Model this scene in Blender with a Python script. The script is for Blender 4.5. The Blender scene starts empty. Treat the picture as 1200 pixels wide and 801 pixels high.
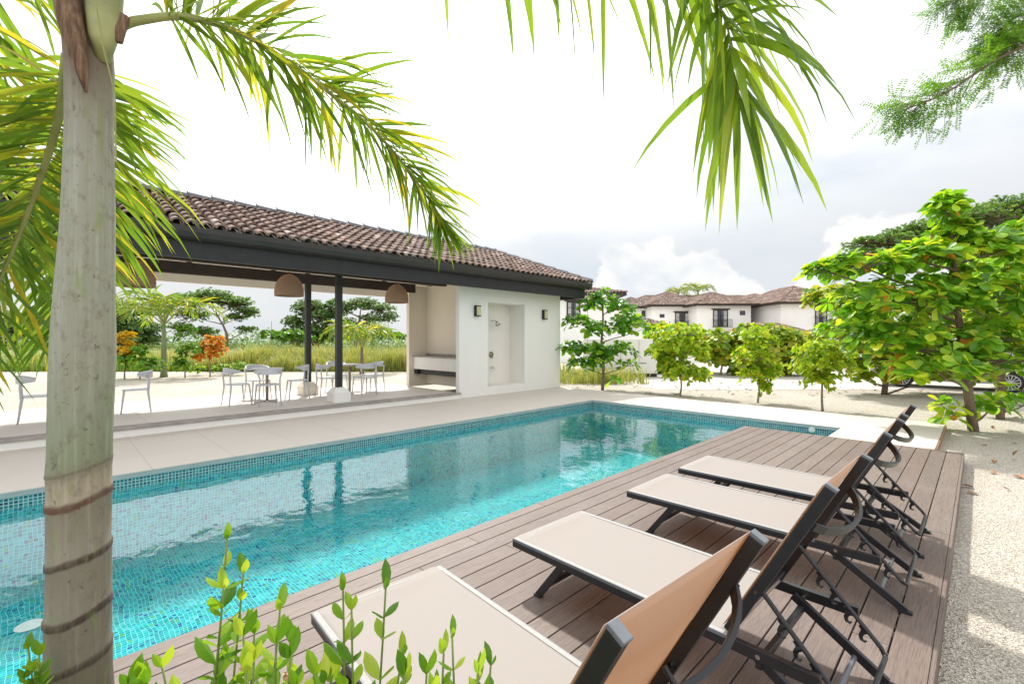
import bpy, math, random
from mathutils import Vector, Matrix
random.seed(7)
R=random.random
def U(a,b): return a+(b-a)*R()
sc=bpy.context.scene
col=sc.collection
# ------------------------------------------------------------------ camera
F,HY,CX,H=545.0,397.0,600.0,1.6
YAW=math.radians(45.157)
cd=bpy.data.cameras.new('camera'); cam=bpy.data.objects.new('camera',cd); col.objects.link(cam)
cam.location=(0,0,H); cam.rotation_euler=(math.radians(90),0,YAW)
cd.sensor_width=36; cd.lens=36*F/1200; cd.shift_y=-3.5/1200
cd.clip_start=0.05; cd.clip_end=6000
sc.camera=cam
FW=Vector((-math.sin(YAW),math.cos(YAW),0)); RT=Vector((math.cos(YAW),math.sin(YAW),0))
def P(px,py,d):
    return Vector((0,0,H-(py-HY)/F*d))+FW*d+RT*((px-CX)/F*d)
def L(l,d,z=0.0):
    v=FW*d+RT*l; return Vector((v.x,v.y,z))
def G(px,d,z=-.12):
    v=FW*d+RT*((px-CX)/F*d); return Vector((v.x,v.y,z))
# ------------------------------------------------------------------ light
SAZ=math.atan2(-.86,.50); SEL=math.radians(50)
w=bpy.data.worlds.new('World'); sc.world=w; w.use_nodes=True
nt=w.node_tree; N=nt.nodes; K=nt.links
for n in list(N): N.remove(n)
def nd(t,**kw):
    n=N.new(t)
    for k,v in kw.items(): setattr(n,k,v)
    return n
def mth(op,a,b=None,c=None,clamp=False):
    n=nd('ShaderNodeMath',operation=op); n.use_clamp=clamp
    for i,v in enumerate((a,b,c)):
        if v is None: continue
        if isinstance(v,(int,float)): n.inputs[i].default_value=v
        else: K.new(v,n.inputs[i])
    return n.outputs[0]
def maprange(v,a,b,c=0.,d=1.,smooth=True):
    n=nd('ShaderNodeMapRange'); n.interpolation_type='SMOOTHSTEP' if smooth else 'LINEAR'
    K.new(v,n.inputs[0])
    for i,x in enumerate((a,b,c,d)): n.inputs[i+1].default_value=x
    return n.outputs[0]
out=nd('ShaderNodeOutputWorld'); bg=nd('ShaderNodeBackground'); bg.inputs[1].default_value=.092
sky=nd('ShaderNodeTexSky',sky_type='NISHITA'); sky.sun_disc=False; sky.sun_elevation=SEL; sky.sun_rotation=SAZ
sky.air_density=1.; sky.dust_density=2.; sky.ozone_density=1.
tc=nd('ShaderNodeTexCoord'); sep=nd('ShaderNodeSeparateXYZ'); K.new(tc.outputs['Generated'],sep.inputs[0])
X_,Y_,Z_=sep.outputs
zz=mth('ADD',mth('MAXIMUM',Z_,0.),.18)
cmb=nd('ShaderNodeCombineXYZ'); K.new(mth('DIVIDE',X_,zz),cmb.inputs[0]); K.new(mth('DIVIDE',Y_,zz),cmb.inputs[1])
no=nd('ShaderNodeTexNoise'); no.inputs['Scale'].default_value=.55; no.inputs['Detail'].default_value=7; no.inputs['Roughness'].default_value=.55
K.new(cmb.outputs[0],no.inputs[0])
cover=maprange(no.outputs[0],.30,.56)
# sunward glow through the thin cloud
dot=mth('ADD',mth('ADD',mth('MULTIPLY',X_,math.sin(SAZ)*math.cos(SEL)),mth('MULTIPLY',Y_,math.cos(SAZ)*math.cos(SEL))),mth('MULTIPLY',Z_,math.sin(SEL)))
glow=mth('POWER',mth('MAXIMUM',dot,0.),3.)
# low heaped cumulus towards the houses, as a shape in direction space
az=mth('ARCTAN2',X_,Y_)
hor=mth('SQRT',mth('ADD',mth('MULTIPLY',X_,X_),mth('MULTIPLY',Y_,Y_)))
el=mth('ARCTAN2',Z_,hor)
n2=nd('ShaderNodeTexNoise'); n2.inputs['Scale'].default_value=9.; n2.inputs['Detail'].default_value=8; n2.inputs['Roughness'].default_value=.52
mp=nd('ShaderNodeMapping'); mp.inputs['Scale'].default_value=(1,1,1.5); K.new(tc.outputs['Generated'],mp.inputs[0]); K.new(mp.outputs[0],n2.inputs[0])
n3=nd('ShaderNodeTexNoise'); n3.inputs['Scale'].default_value=3.1; n3.inputs['Detail'].default_value=2; K.new(tc.outputs['Generated'],n3.inputs[0])
def bump1(c,wd,h):
    a=mth('DIVIDE',mth('SUBTRACT',az,c),wd)
    return mth('MULTIPLY',mth('POWER',2.718,mth('MULTIPLY',mth('MULTIPLY',a,a),-1.)),h)
fwaz=-YAW
top=mth('ADD',bump1(fwaz+math.radians(17),.20,.205),bump1(fwaz+math.radians(38),.12,.235))
top=mth('ADD',top,mth('MULTIPLY',mth('SUBTRACT',n2.outputs[0],.5),.22))
cum=maprange(mth('SUBTRACT',top,el),0.,.018)
shade=maprange(mth('ADD',mth('SUBTRACT',top,el),mth('MULTIPLY',mth('SUBTRACT',n2.outputs[0],.5),.5)),0.0,.20)  # cloud base is greyer
def mixc(f,a,b):
    m=nd('ShaderNodeMix',data_type='RGBA')
    if isinstance(f,float): m.inputs[0].default_value=f
    else: K.new(f,m.inputs[0])
    for s,v in ((6,a),(7,b)):
        if isinstance(v,tuple): m.inputs[s].default_value=(*v,1)
        else: K.new(v,m.inputs[s])
    return m.outputs[2]
SKYW=8.4
thin=mixc(cover,(.80*SKYW,.88*SKYW,.97*SKYW),(.93*SKYW,.95*SKYW,.97*SKYW))
base=mixc(.90,sky.outputs[0],thin)
back=maprange(mth('MULTIPLY',mth('ADD',mth('MULTIPLY',X_,FW.x),mth('MULTIPLY',Y_,FW.y)),-1.),-.25,.7)  # extra sky brightness added behind the camera to lift the house walls
glow=mth('MULTIPLY',mth('MULTIPLY',glow,maprange(el,.14,.42)),maprange(no.outputs[0],.34,.60,.22,1.1))
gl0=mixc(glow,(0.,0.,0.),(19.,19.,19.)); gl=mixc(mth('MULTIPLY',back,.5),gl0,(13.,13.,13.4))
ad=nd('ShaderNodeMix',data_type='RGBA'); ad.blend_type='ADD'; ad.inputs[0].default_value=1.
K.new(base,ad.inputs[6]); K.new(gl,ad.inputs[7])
cumc=mixc(shade,(1.14*SKYW,1.13*SKYW,1.11*SKYW),(.86*SKYW,.92*SKYW,.99*SKYW))
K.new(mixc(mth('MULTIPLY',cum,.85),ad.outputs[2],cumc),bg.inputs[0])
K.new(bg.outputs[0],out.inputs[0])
sl=bpy.data.lights.new('sun','SUN'); so=bpy.data.objects.new('sun',sl); col.objects.link(so)
sl.energy=4.3; sl.angle=math.radians(3.5); sl.color=(1,.965,.91)
sd=Vector((math.sin(SAZ)*math.cos(SEL),math.cos(SAZ)*math.cos(SEL),math.sin(SEL)))
so.rotation_euler=sd.to_track_quat('Z','Y').to_euler(); so.location=(-20,12,25)
vs=sc.view_settings; vs.view_transform='Standard'; vs.look='None'; vs.gamma=1; vs.use_curve_mapping=False
vs.exposure=0.26
cy=sc.cycles; cy.max_bounces=7; cy.diffuse_bounces=3; cy.glossy_bounces=3; cy.transmission_bounces=5; cy.transparent_max_bounces=8
cy.caustics_reflective=False; cy.caustics_refractive=False; cy.sample_clamp_indirect=6
# ------------------------------------------------------------------ materials
class MT:
    def __init__(s,name):
        s.m=bpy.data.materials.new(name); s.m.use_nodes=True; s.t=s.m.node_tree
        s.b=s.t.nodes['Principled BSDF']; s.o=s.t.nodes['Material Output']
    def n(s,t,**kw):
        n=s.t.nodes.new(t)
        for k,v in kw.items():
            if k=='i':
                for a,b in v.items(): n.inputs[a].default_value=b
            else: setattr(n,k,v)
        return n
    def l(s,a,b): s.t.links.new(a,b)
    def coord(s,kind='Object',scale=(1,1,1),rot=(0,0,0)):
        c=s.n('ShaderNodeTexCoord'); m=s.n('ShaderNodeMapping'); m.inputs['Scale'].default_value=scale; m.inputs['Rotation'].default_value=rot
        s.l(c.outputs[kind],m.inputs[0]); return m.outputs[0]
    def noise(s,v,scale,detail=4,rough=.5,dist=0.):
        n=s.n('ShaderNodeTexNoise'); n.inputs['Scale'].default_value=scale; n.inputs['Detail'].default_value=detail
        n.inputs['Roughness'].default_value=rough; n.inputs['Distortion'].default_value=dist
        if v is not None: s.l(v,n.inputs['Vector'])
        return n.outputs['Fac']
    def ramp(s,f,stops,interp='LINEAR'):
        r=s.n('ShaderNodeValToRGB'); cr=r.color_ramp; cr.interpolation=interp
        while len(cr.elements)<len(stops): cr.elements.new(.5)
        for e,(p,c) in zip(cr.elements,stops): e.position=p; e.color=(*c,1) if len(c)==3 else c
        s.l(f,r.inputs[0]); return r.outputs[0]
    def mix(s,f,a,b,mode='MIX'):
        m=s.n('ShaderNodeMix',data_type='RGBA'); m.blend_type=mode
        for k,v in ((0,f),(6,a),(7,b)):
            if isinstance(v,(int,float)): m.inputs[k].default_value=v
            elif isinstance(v,tuple): m.inputs[k].default_value=(*v,1)
            else: s.l(v,m.inputs[k])
        return m.outputs[2]
    def math(s,op,a,b=None):
        m=s.n('ShaderNodeMath',operation=op)
        for i,v in enumerate((a,b)):
            if v is None: continue
            if isinstance(v,(int,float)): m.inputs[i].default_value=v
            else: s.l(v,m.inputs[i])
        return m.outputs[0]
    def bump(s,h,strength=.3,dist=.01,target=None):
        b=s.n('ShaderNodeBump'); b.inputs['Strength'].default_value=strength; b.inputs['Distance'].default_value=dist
        s.l(h,b.inputs['Height'])
        if target is None: s.l(b.outputs[0],s.b.inputs['Normal'])
        return b.outputs[0]
    def base(s,c):
        if isinstance(c,tuple): s.b.inputs['Base Color'].default_value=(*c,1)
        else: s.l(c,s.b.inputs['Base Color'])
    def rough(s,v): s.b.inputs['Roughness'].default_value=v
    def island(s): return s.n('ShaderNodeNewGeometry').outputs['Random Per Island']
def simple(name,c,rough=.5,var=.08,scale=6,bump=0.,metal=0.,bscale=60):
    m=MT(name); v=m.coord(); f=m.noise(v,scale,5)
    a=tuple(x*(1-var) for x in c); b=tuple(min(1,x*(1+var)) for x in c)
    m.base(m.ramp(f,[(.3,a),(.7,b)])); m.rough(rough); m.b.inputs['Metallic'].default_value=metal
    if bump: m.bump(m.noise(v,bscale,4),bump,.005)
    return m.m
def plaster(name,c):
    m=MT(name); v=m.coord(); f=m.noise(v,1.3,6,.6); g=m.noise(m.coord(scale=(6,6,.5)),1.,4)
    cc=m.mix(f,tuple(x*.95 for x in c),c); m.base(m.mix(m.math('MULTIPLY',m.ramp(g,[(.5,(0,0,0)),(.8,(1,1,1))]),.18),cc,tuple(x*.82 for x in c)))
    m.rough(.85); m.bump(m.noise(v,45,5),.12,.004); return m.m
def leafmat(name,stops,trans=.45,rough=.42,gain=1.5,back=None):
    m=MT(name); r=m.island(); v=m.coord(); n=m.noise(v,14,2)
    c=m.ramp(r,stops,'LINEAR'); c=m.mix(.22,c,m.ramp(n,[(.3,(.02,.05,.01)),(.7,(.3,.42,.08))]),'SOFT_LIGHT')
    m.base(c); m.rough(rough); m.b.inputs['Specular IOR Level'].default_value=.4
    t=m.n('ShaderNodeBsdfTranslucent'); g=m.mix(1.,c,(gain*1.06,gain*.93,gain*.55),'MULTIPLY'); m.l(g,t.inputs[0])
    x=m.n('ShaderNodeMixShader'); x.inputs[0].default_value=trans; m.l(m.b.outputs[0],x.inputs[1]); m.l(t.outputs[0],x.inputs[2]); m.l(x.outputs[0],m.o.inputs[0])
    return m.m
def tilemat(name,dark=1.):
    m=MT(name); r=m.island(); v=m.coord(); n=m.noise(v,9,5,.6)
    c=m.ramp(r,[(0,(.16*dark,.095*dark,.07*dark)),(.25,(.25*dark,.16*dark,.12*dark)),(.5,(.21*dark,.15*dark,.13*dark)),(.75,(.30*dark,.20*dark,.155*dark)),(.92,(.36*dark,.25*dark,.2*dark)),(.97,(.50,.42,.37)),(1,(.42,.24,.17))])
    m.base(m.mix(m.ramp(n,[(.42,(0,0,0)),(.66,(.75,.75,.75))]),c,(.08,.07,.062))); m.rough(.9); m.bump(n,.4,.01); return m.m
def mosaic(name):
    m=MT(name); c=m.n('ShaderNodeUVMap')
    nx=m.n('ShaderNodeTexNoise'); nx.inputs['Scale'].default_value=2.6; nx.inputs['Detail'].default_value=2.; m.l(c.outputs[0],nx.inputs[0])
    s=m.n('ShaderNodeVectorMath',operation='SUBTRACT'); m.l(nx.outputs['Color'],s.inputs[0]); s.inputs[1].default_value=(.5,.5,.5)
    sc_=m.n('ShaderNodeVectorMath',operation='SCALE'); m.l(s.outputs[0],sc_.inputs[0]); sc_.inputs[3].default_value=.10
    ad=m.n('ShaderNodeVectorMath',operation='ADD'); m.l(c.outputs[0],ad.inputs[0]); m.l(sc_.outputs[0],ad.inputs[1])  # tile grid bent by noise to imitate refraction in the water
    g=m.n('ShaderNodeVectorMath',operation='SCALE'); m.l(ad.outputs[0],g.inputs[0]); g.inputs[3].default_value=1/.036
    fl=m.n('ShaderNodeVectorMath',operation='FLOOR'); m.l(g.outputs[0],fl.inputs[0])
    fr=m.n('ShaderNodeVectorMath',operation='FRACTION'); m.l(g.outputs[0],fr.inputs[0])
    wn=m.n('ShaderNodeTexWhiteNoise'); wn.noise_dimensions='2D'; m.l(fl.outputs[0],wn.inputs['Vector'])
    tcol=m.ramp(wn.outputs['Value'],[(0,(0.000,0.285,0.309)),(.15,(0.003,0.365,0.389)),(.32,(0.007,0.300,0.352)),(.45,(0.017,0.430,0.437)),(.58,(0.000,0.210,0.256)),(.68,(0.042,0.450,0.480)),(.76,(0.000,0.340,0.326)),(.86,(0.000,0.090,0.235)),(.91,(0.003,0.235,0.213)),(.95,(0.087,0.325,0.096)),(.975,(0.003,0.035,0.128)),(.985,(0.122,0.450,0.480))],'CONSTANT')
    sp=m.n('ShaderNodeSeparateXYZ'); m.l(fr.outputs[0],sp.inputs[0])
    e=m.math('MINIMUM',m.math('MINIMUM',sp.outputs[0],m.math('SUBTRACT',1.,sp.outputs[0])),m.math('MINIMUM',sp.outputs[1],m.math('SUBTRACT',1.,sp.outputs[1])))
    gr=m.math('LESS_THAN',e,.06)
    m.base(m.mix(gr,tcol,(.24,.60,.63))); m.rough(.25); return m.m
def wline(name):   # waterline band: small dark glass tiles in pale grout
    m=MT(name); c=m.n('ShaderNodeUVMap'); g=m.n('ShaderNodeVectorMath',operation='SCALE'); m.l(c.outputs[0],g.inputs[0]); g.inputs[3].default_value=1/.036
    fl=m.n('ShaderNodeVectorMath',operation='FLOOR'); m.l(g.outputs[0],fl.inputs[0]); fr=m.n('ShaderNodeVectorMath',operation='FRACTION'); m.l(g.outputs[0],fr.inputs[0])
    wn=m.n('ShaderNodeTexWhiteNoise'); wn.noise_dimensions='2D'; m.l(fl.outputs[0],wn.inputs['Vector'])
    tcol=m.ramp(wn.outputs['Value'],[(0,(.0,.12,.15)),(.3,(.01,.20,.22)),(.6,(.0,.09,.13)),(.8,(.03,.28,.28)),(.93,(.0,.05,.1))],'CONSTANT')
    sp=m.n('ShaderNodeSeparateXYZ'); m.l(fr.outputs[0],sp.inputs[0])
    e=m.math('MINIMUM',m.math('MINIMUM',sp.outputs[0],m.math('SUBTRACT',1.,sp.outputs[0])),m.math('MINIMUM',sp.outputs[1],m.math('SUBTRACT',1.,sp.outputs[1])))
    m.base(m.mix(m.math('LESS_THAN',e,.12),tcol,(.42,.55,.53))); m.rough(.25); return m.m
def water():
    m=MT('pool_water'); v=m.coord(scale=(1,1,1)); n1=m.noise(v,1.6,2,.5,.4); n2=m.noise(m.coord(scale=(1.,1.6,1)),6,3,.5,.6)
    h=m.math('ADD',m.math('MULTIPLY',n1,.75),m.math('MULTIPLY',n2,.16)); nb=m.bump(h,.11,.10,target=1)
    tr=m.n('ShaderNodeBsdfTransparent'); tr.inputs[0].default_value=(.90,.995,.99,1)
    gl=m.n('ShaderNodeBsdfGlossy'); gl.inputs['Roughness'].default_value=.02; m.l(nb,gl.inputs['Normal']); gl.inputs[0].default_value=(1,1,1,1)
    fr=m.n('ShaderNodeFresnel'); m.l(nb,fr.inputs['Normal']); bf=m.n('ShaderNodeNewGeometry'); m.l(m.math('ADD',m.math('MULTIPLY',bf.outputs['Backfacing'],1/1.58-1.58),1.58),fr.inputs[0])
    x=m.n('ShaderNodeMixShader'); m.l(fr.outputs[0],x.inputs[0]); m.l(tr.outputs[0],x.inputs[1]); m.l(gl.outputs[0],x.inputs[2]); m.l(x.outputs[0],m.o.inputs[0]); return m.m
def deckmat():
    m=MT('composite_wood'); r=m.island(); v=m.coord(scale=(1,1,1))
    base=m.ramp(r,[(0,(.118,.080,.061)),(.3,(.165,.120,.094)),(.55,(.130,.099,.080)),(.8,(.205,.158,.130)),(1,(.122,.088,.069))])
    gm=m.coord(scale=(64,1.7,64)); g1=m.noise(gm,2.0,5,.6,2.2); g2=m.noise(m.coord(scale=(90,2.5,90)),2.,3,.6)
    c=m.mix(m.ramp(g1,[(.36,(1,1,1)),(.52,(.15,.15,.15)),(.6,(.0,.0,.0))]),base,(.055,.032,.025))
    c=m.mix(m.math('MULTIPLY',g2,.45),c,(.25,.20,.17)); st=m.noise(v,1.4,5,.6)
    c=m.mix(m.ramp(st,[(.45,(0,0,0)),(.75,(.35,.35,.35))]),c,(.23,.19,.17))
    m.base(c); m.rough(.62); m.bump(m.math('ADD',g1,m.math('MULTIPLY',g2,.5)),.5,.003); return m.m
def gravelmat(name):
    m=MT(name); v=m.coord(); big=m.noise(v,.35,5,.6); fine=m.noise(v,42,5,.75); sp=m.noise(v,110,3,.7); mid=m.noise(v,5,5,.65)
    c=m.ramp(big,[(.3,(.66,.61,.54)),(.5,(.76,.71,.64)),(.7,(.82,.785,.72))])
    c=m.mix(m.ramp(fine,[(.36,(.75,.75,.75)),(.5,(0,0,0))]),c,(.36,.31,.24))
    c=m.mix(m.ramp(sp,[(.33,(.8,.8,.8)),(.40,(0,0,0))]),c,(.22,.17,.12))
    c=m.mix(m.ramp(mid,[(.58,(0,0,0)),(.74,(.45,.45,.45))]),c,(.36,.28,.20))
    vo=m.n('ShaderNodeTexVoronoi'); vo.inputs['Scale'].default_value=85; m.l(v,vo.inputs['Vector'])
    rs=m.ramp(vo.outputs['Color'],[(.0,(.30,.27,.22)),(.25,(.62,.58,.50)),(.6,(.95,.92,.86)),(1,(1.35,1.32,1.25))]); c=m.mix(.85,c,rs,'MULTIPLY')
    m.base(c); m.rough(.95)
    m.bump(m.math('ADD',m.math('MULTIPLY',vo.outputs['Distance'],1.2),fine),.9,.02); return m.m
def stonemat(name,c,joint=.9):
    m=MT(name); v=m.coord(); f=m.noise(v,.8,6,.6); f2=m.noise(v,9,6,.7)
    cc=m.mix(f,tuple(x*.90 for x in c),c); cc=m.mix(m.math('MULTIPLY',f2,.22),cc,tuple(x*.72 for x in c))
    b=m.n('ShaderNodeTexBrick'); m.l(v,b.inputs['Vector']); b.offset=0.; b.inputs['Scale'].default_value=1.; b.inputs['Mortar Size'].default_value=.005
    b.inputs['Brick Width'].default_value=joint; b.inputs['Row Height'].default_value=joint; b.inputs['Color1'].default_value=(0,0,0,1); b.inputs['Color2'].default_value=(.06,.06,.06,1); b.inputs['Mortar'].default_value=(.8,.8,.8,1)
    m.base(m.mix(b.outputs[0],cc,tuple(x*.6 for x in c))); m.rough(.6); m.bump(m.noise(v,60,4),.08,.003); return m.m
def soilish(name,a,b_):
    m=MT(name); v=m.coord(); f=m.noise(v,2.5,8,.7); m.base(m.ramp(f,[(.3,a),(.7,b_)])); m.rough(1); m.bump(f,.6,.05); return m.m
def grassmat(name,stops): return leafmat(name,stops,.35,.6,1.3)
def wicker():
    m=MT('wicker'); v=m.coord('UV'); w1=m.n('ShaderNodeTexWave'); w1.inputs['Scale'].default_value=14; w1.bands_direction='Y'; m.l(v,w1.inputs[0])
    w2=m.n('ShaderNodeTexWave'); w2.inputs['Scale'].default_value=22; w2.bands_direction='X'; m.l(v,w2.inputs[0])
    h=m.math('MULTIPLY',w1.outputs['Fac'],w2.outputs['Fac']); m.base(m.ramp(h,[(0,(.30,.17,.10)),(.5,(.62,.40,.26)),(1,(.78,.56,.38))])); m.rough(.8); m.bump(h,.6,.01); return m.m
def sling():
    m=MT('sling_fabric'); v=m.coord(); w1=m.noise(m.coord(scale=(400,60,60)),1.,2); w2=m.noise(m.coord(scale=(60,400,60)),1.,2)
    f=m.math('ADD',w1,w2); n=m.noise(v,5,5)
    c=m.mix(m.math('MULTIPLY',f,.28),(.47,.455,.43),(.39,.37,.345)); c=m.mix(m.math('MULTIPLY',n,.18),c,(.53,.51,.475)); m.base(c); m.rough(.75)
    m.bump(f,.12,.001)
    t=m.n('ShaderNodeBsdfTranslucent'); t.inputs[0].default_value=(.78,.45,.085,1); x=m.n('ShaderNodeMixShader'); x.inputs[0].default_value=.40
    m.l(m.b.outputs[0],x.inputs[1]); m.l(t.outputs[0],x.inputs[2]); m.l(x.outputs[0],m.o.inputs[0]); return m.m
def vcol(name,rough=.7,streak=True):
    m=MT(name); a=m.n('ShaderNodeAttribute',attribute_name='Col'); v=m.coord(scale=(1,1,1))
    s1=m.noise(m.coord(scale=(70,70,2.2)),1.,6,.65); blot=m.noise(m.coord(scale=(34,34,22)),1.,7,.78); grn=m.noise(m.coord(scale=(26,26,5)),1.3,4,.6)
    fl=m.noise(m.coord(scale=(40,40,30)),1.3,5,.75)
    c=m.mix(m.ramp(s1,[(.40,(.38,.38,.38)),(.60,(0,0,0))]),m.mix(1.,a.outputs['Color'],(.70,.69,.66),'MULTIPLY'),(.20,.19,.13))
    c=m.mix(m.ramp(s1,[(.55,(0,0,0)),(.75,(.28,.28,.28))]),c,(.52,.52,.46))
    c=m.mix(m.ramp(blot,[(.52,(0,0,0)),(.68,(.7,.7,.7))]),c,(.15,.12,.085))
    c=m.mix(m.ramp(fl,[(.62,(0,0,0)),(.66,(.8,.8,.8))]),c,(.09,.07,.045))
    c=m.mix(m.ramp(grn,[(.60,(0,0,0)),(.70,(.6,.6,.6))]),c,(.20,.27,.07))
    m.base(c); m.rough(rough); fb=m.noise(m.coord(scale=(220,220,6)),1.,4,.7); m.bump(m.math('ADD',m.math('ADD',s1,fb),m.math('MULTIPLY',blot,.8)),.55,.003); return m.m
M={}
M['white']=plaster('white_plaster',(.82,.80,.75)); M['cream']=plaster('cream_plaster',(.84,.76,.63)); M['housew']=plaster('house_plaster',(.92,.91,.88))
M['ceil']=plaster('ceiling_plaster',(.80,.74,.66))
M['black']=simple('dark_steel',(.014,.013,.013),.5,.25,8,.05); M['fascia']=simple('dark_fascia',(.014,.013,.014),.6,.3,5,.1); M['gutter']=simple('gutter_metal',(.026,.022,.020),.45,.2,4)
M['brownbeam']=simple('dark_brown_timber',(.032,.019,.014),.6,.3,9,.1)
M['alu']=simple('powder_coated_aluminium',(.018,.018,.021),.36,.15,20); M['alulight']=simple('worn_aluminium_edge',(.16,.17,.19),.3,.1,20)
M['sling']=sling(); M['sling_hem']=simple('sling_hem_fabric',(.33,.32,.30),.7,.06,60,.2,0,300); M['plastic']=simple('grey_white_plastic',(.56,.57,.60),.4,.05); M['tabletop']=simple('table_laminate',(.42,.40,.38),.4,.1); M['tmetal']=simple('brushed_table_steel',(.22,.19,.16),.4,.1,9,0,.6)
M['chrome']=simple('chrome',(.5,.5,.5),.15,.05,5,0,1.); M['tile']=tilemat('clay_roof_tile'); M['tile2']=tilemat('clay_roof_tile_far',1.15); M['tilered']=tilemat('terracotta_tile',1.6)
M['slate']=simple('grey_ridge_metal',(.13,.135,.145),.6,.2,3); M['pan']=simple('dark_pan_clay',(.07,.05,.04),.95,.3,7)  # pan tiles below the barrel tiles are dark clay
M['mosaic']=mosaic('pool_mosaic'); M['wline']=wline('waterline_mosaic'); M['water']=water(); M['coping']=stonemat('cream_stone_paving',(.68,.61,.53)); M['pfloor']=stonemat('pavilion_floor_stone',(.66,.61,.54),1.2)
M['lip']=simple('grey_coping_edge',(.40,.43,.42),.6,.12,4); M['nosing']=simple('grey_concrete_nosing',(.32,.29,.26),.8,.2,5,.2)
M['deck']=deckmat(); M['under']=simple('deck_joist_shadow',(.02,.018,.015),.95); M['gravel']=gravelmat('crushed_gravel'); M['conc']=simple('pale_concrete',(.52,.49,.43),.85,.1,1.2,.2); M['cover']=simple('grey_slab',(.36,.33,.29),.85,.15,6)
M['stone']=simple('gravel_stone',(.66,.60,.50),.9,.25,30); M['soil']=soilish('planting_soil',(.05,.035,.02),(.13,.09,.055)); M['field']=soilish('field_ground',(.10,.14,.03),(.22,.25,.07))
M['wicker']=wicker(); M['palmtrunk']=vcol('palm_trunk_bark'); M['bark']=simple('grey_brown_bark',(.20,.145,.105),.9,.3,12,.6); M['barkpale']=simple('pale_bark',(.30,.25,.20),.9,.25,12,.5)
M['rachis']=simple('palm_rachis',(.30,.32,.10),.5,.2,12); M['petiole']=simple('green_petiole',(.20,.25,.12),.55,.25,14); M['stemgreen']=simple('green_stem',(.16,.22,.05),.6,.2,10)
M['lampglass']=simple('frosted_lamp_glass',(.55,.50,.30),.3,.05); M['glass']=simple('dark_window_glass',(.05,.06,.07),.08,.3,2); M['curtain']=simple('pale_curtain',(.45,.44,.42),.8)
M['carpaint']=simple('silver_car_paint',(.42,.41,.40),.3,.05,3,0,.4); M['rubber']=simple('tyre_rubber',(.02,.02,.02),.8); M['rim']=simple('alloy_rim',(.55,.55,.56),.3,.05,5,0,.7); M['box']=simple('cream_painted_steel',(.76,.74,.69),.5,.04,2)
M['seapl']=simple('sea_water',(.18,.27,.33),.25,.1,.02)
M['frond']=leafmat('palm_leaflets',[(0,(.10,.19,.02)),(.35,(.17,.27,.03)),(.65,(.10,.21,.03)),(.85,(.34,.38,.04)),(1,(.45,.36,.04))],.5,.35,1.9)
M['frondtop']=leafmat('broad_palm_leaflets',[(0,(.10,.20,.02)),(.5,(.17,.29,.03)),(.8,(.24,.36,.03)),(1,(.32,.38,.04))],.5,.3,1.8)
M['almond']=leafmat('almond_leaves',[(0,(.07,.20,.02)),(.3,(.14,.33,.025)),(.6,(.25,.46,.035)),(.85,(.42,.58,.04)),(.975,(.55,.60,.06)),(.988,(.55,.27,.05)),(1,(.5,.2,.04))],.42,.32,1.9)
M['almonddark']=leafmat('young_almond_leaves',[(0,(.05,.17,.02)),(.4,(.11,.30,.025)),(.8,(.24,.46,.03)),(1,(.42,.55,.04))],.38,.35,1.7)
M['lime']=leafmat('lime_leaves',[(0,(.16,.32,.02)),(.4,(.30,.46,.02)),(.75,(.44,.56,.03)),(.98,(.56,.58,.05)),(1,(.45,.25,.05))],.45,.4,1.7)
M['olive']=leafmat('yellowing_leaves',[(0,(.12,.24,.02)),(.4,(.24,.38,.025)),(.75,(.40,.48,.04)),(.95,(.52,.46,.06)),(1,(.42,.18,.06))],.42,.4,1.5)
M['rain']=leafmat('fine_tree_leaves',[(0,(.07,.17,.03)),(.5,(.13,.27,.05)),(1,(.24,.38,.07))],.4,.5,1.5)
M['raindark']=leafmat('dark_tree_leaves',[(0,(.08,.17,.05)),(.5,(.15,.26,.07)),(1,(.26,.37,.12))],.35,.5,1.4)
M['feather']=leafmat('feathery_leaflets',[(0,(.07,.19,.02)),(.5,(.13,.29,.03)),(1,(.22,.38,.04))],.45,.4,1.6)
M['shrub']=leafmat('bright_shrub_leaves',[(0,(.07,.18,.015)),(.3,(.13,.29,.02)),(.6,(.23,.40,.03)),(.85,(.36,.50,.05)),(1,(.46,.54,.08))],.42,.28,1.6)
M['orange']=leafmat('orange_croton_leaves',[(0,(.62,.20,.03)),(.5,(.72,.34,.05)),(.85,(.75,.45,.08)),(1,(.30,.36,.04))],.4,.4,1.2)
M['yellow']=leafmat('yellow_croton_leaves',[(0,(.65,.42,.02)),(.6,(.75,.55,.04)),(1,(.35,.40,.03))],.4,.4,1.2)
M['grass']=grassmat('tall_dry_grass',[(0,(.17,.26,.05)),(.25,(.32,.38,.09)),(.5,(.46,.43,.16)),(.75,(.32,.42,.09)),(1,(.58,.49,.25))])
M['lawn']=grassmat('green_grass',[(0,(.12,.24,.03)),(.5,(.22,.36,.04)),(1,(.34,.42,.06))])
M['dryleaf']=simple('dry_leaf',(.30,.16,.07),.8,.4,30); 
_f=MT('palm_fibre'); _n=_f.noise(_f.coord(scale=(90,90,5)),1.,6,.7); _f.base(_f.ramp(_n,[(.3,(.05,.03,.02)),(.5,(.19,.11,.07)),(.7,(.34,.24,.16))])); _f.rough(.95); _f.bump(_n,.8,.006); M['fibre']=_f.m
pass; M['flower']=simple('peach_flower',(.8,.45,.28),.6)
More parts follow.
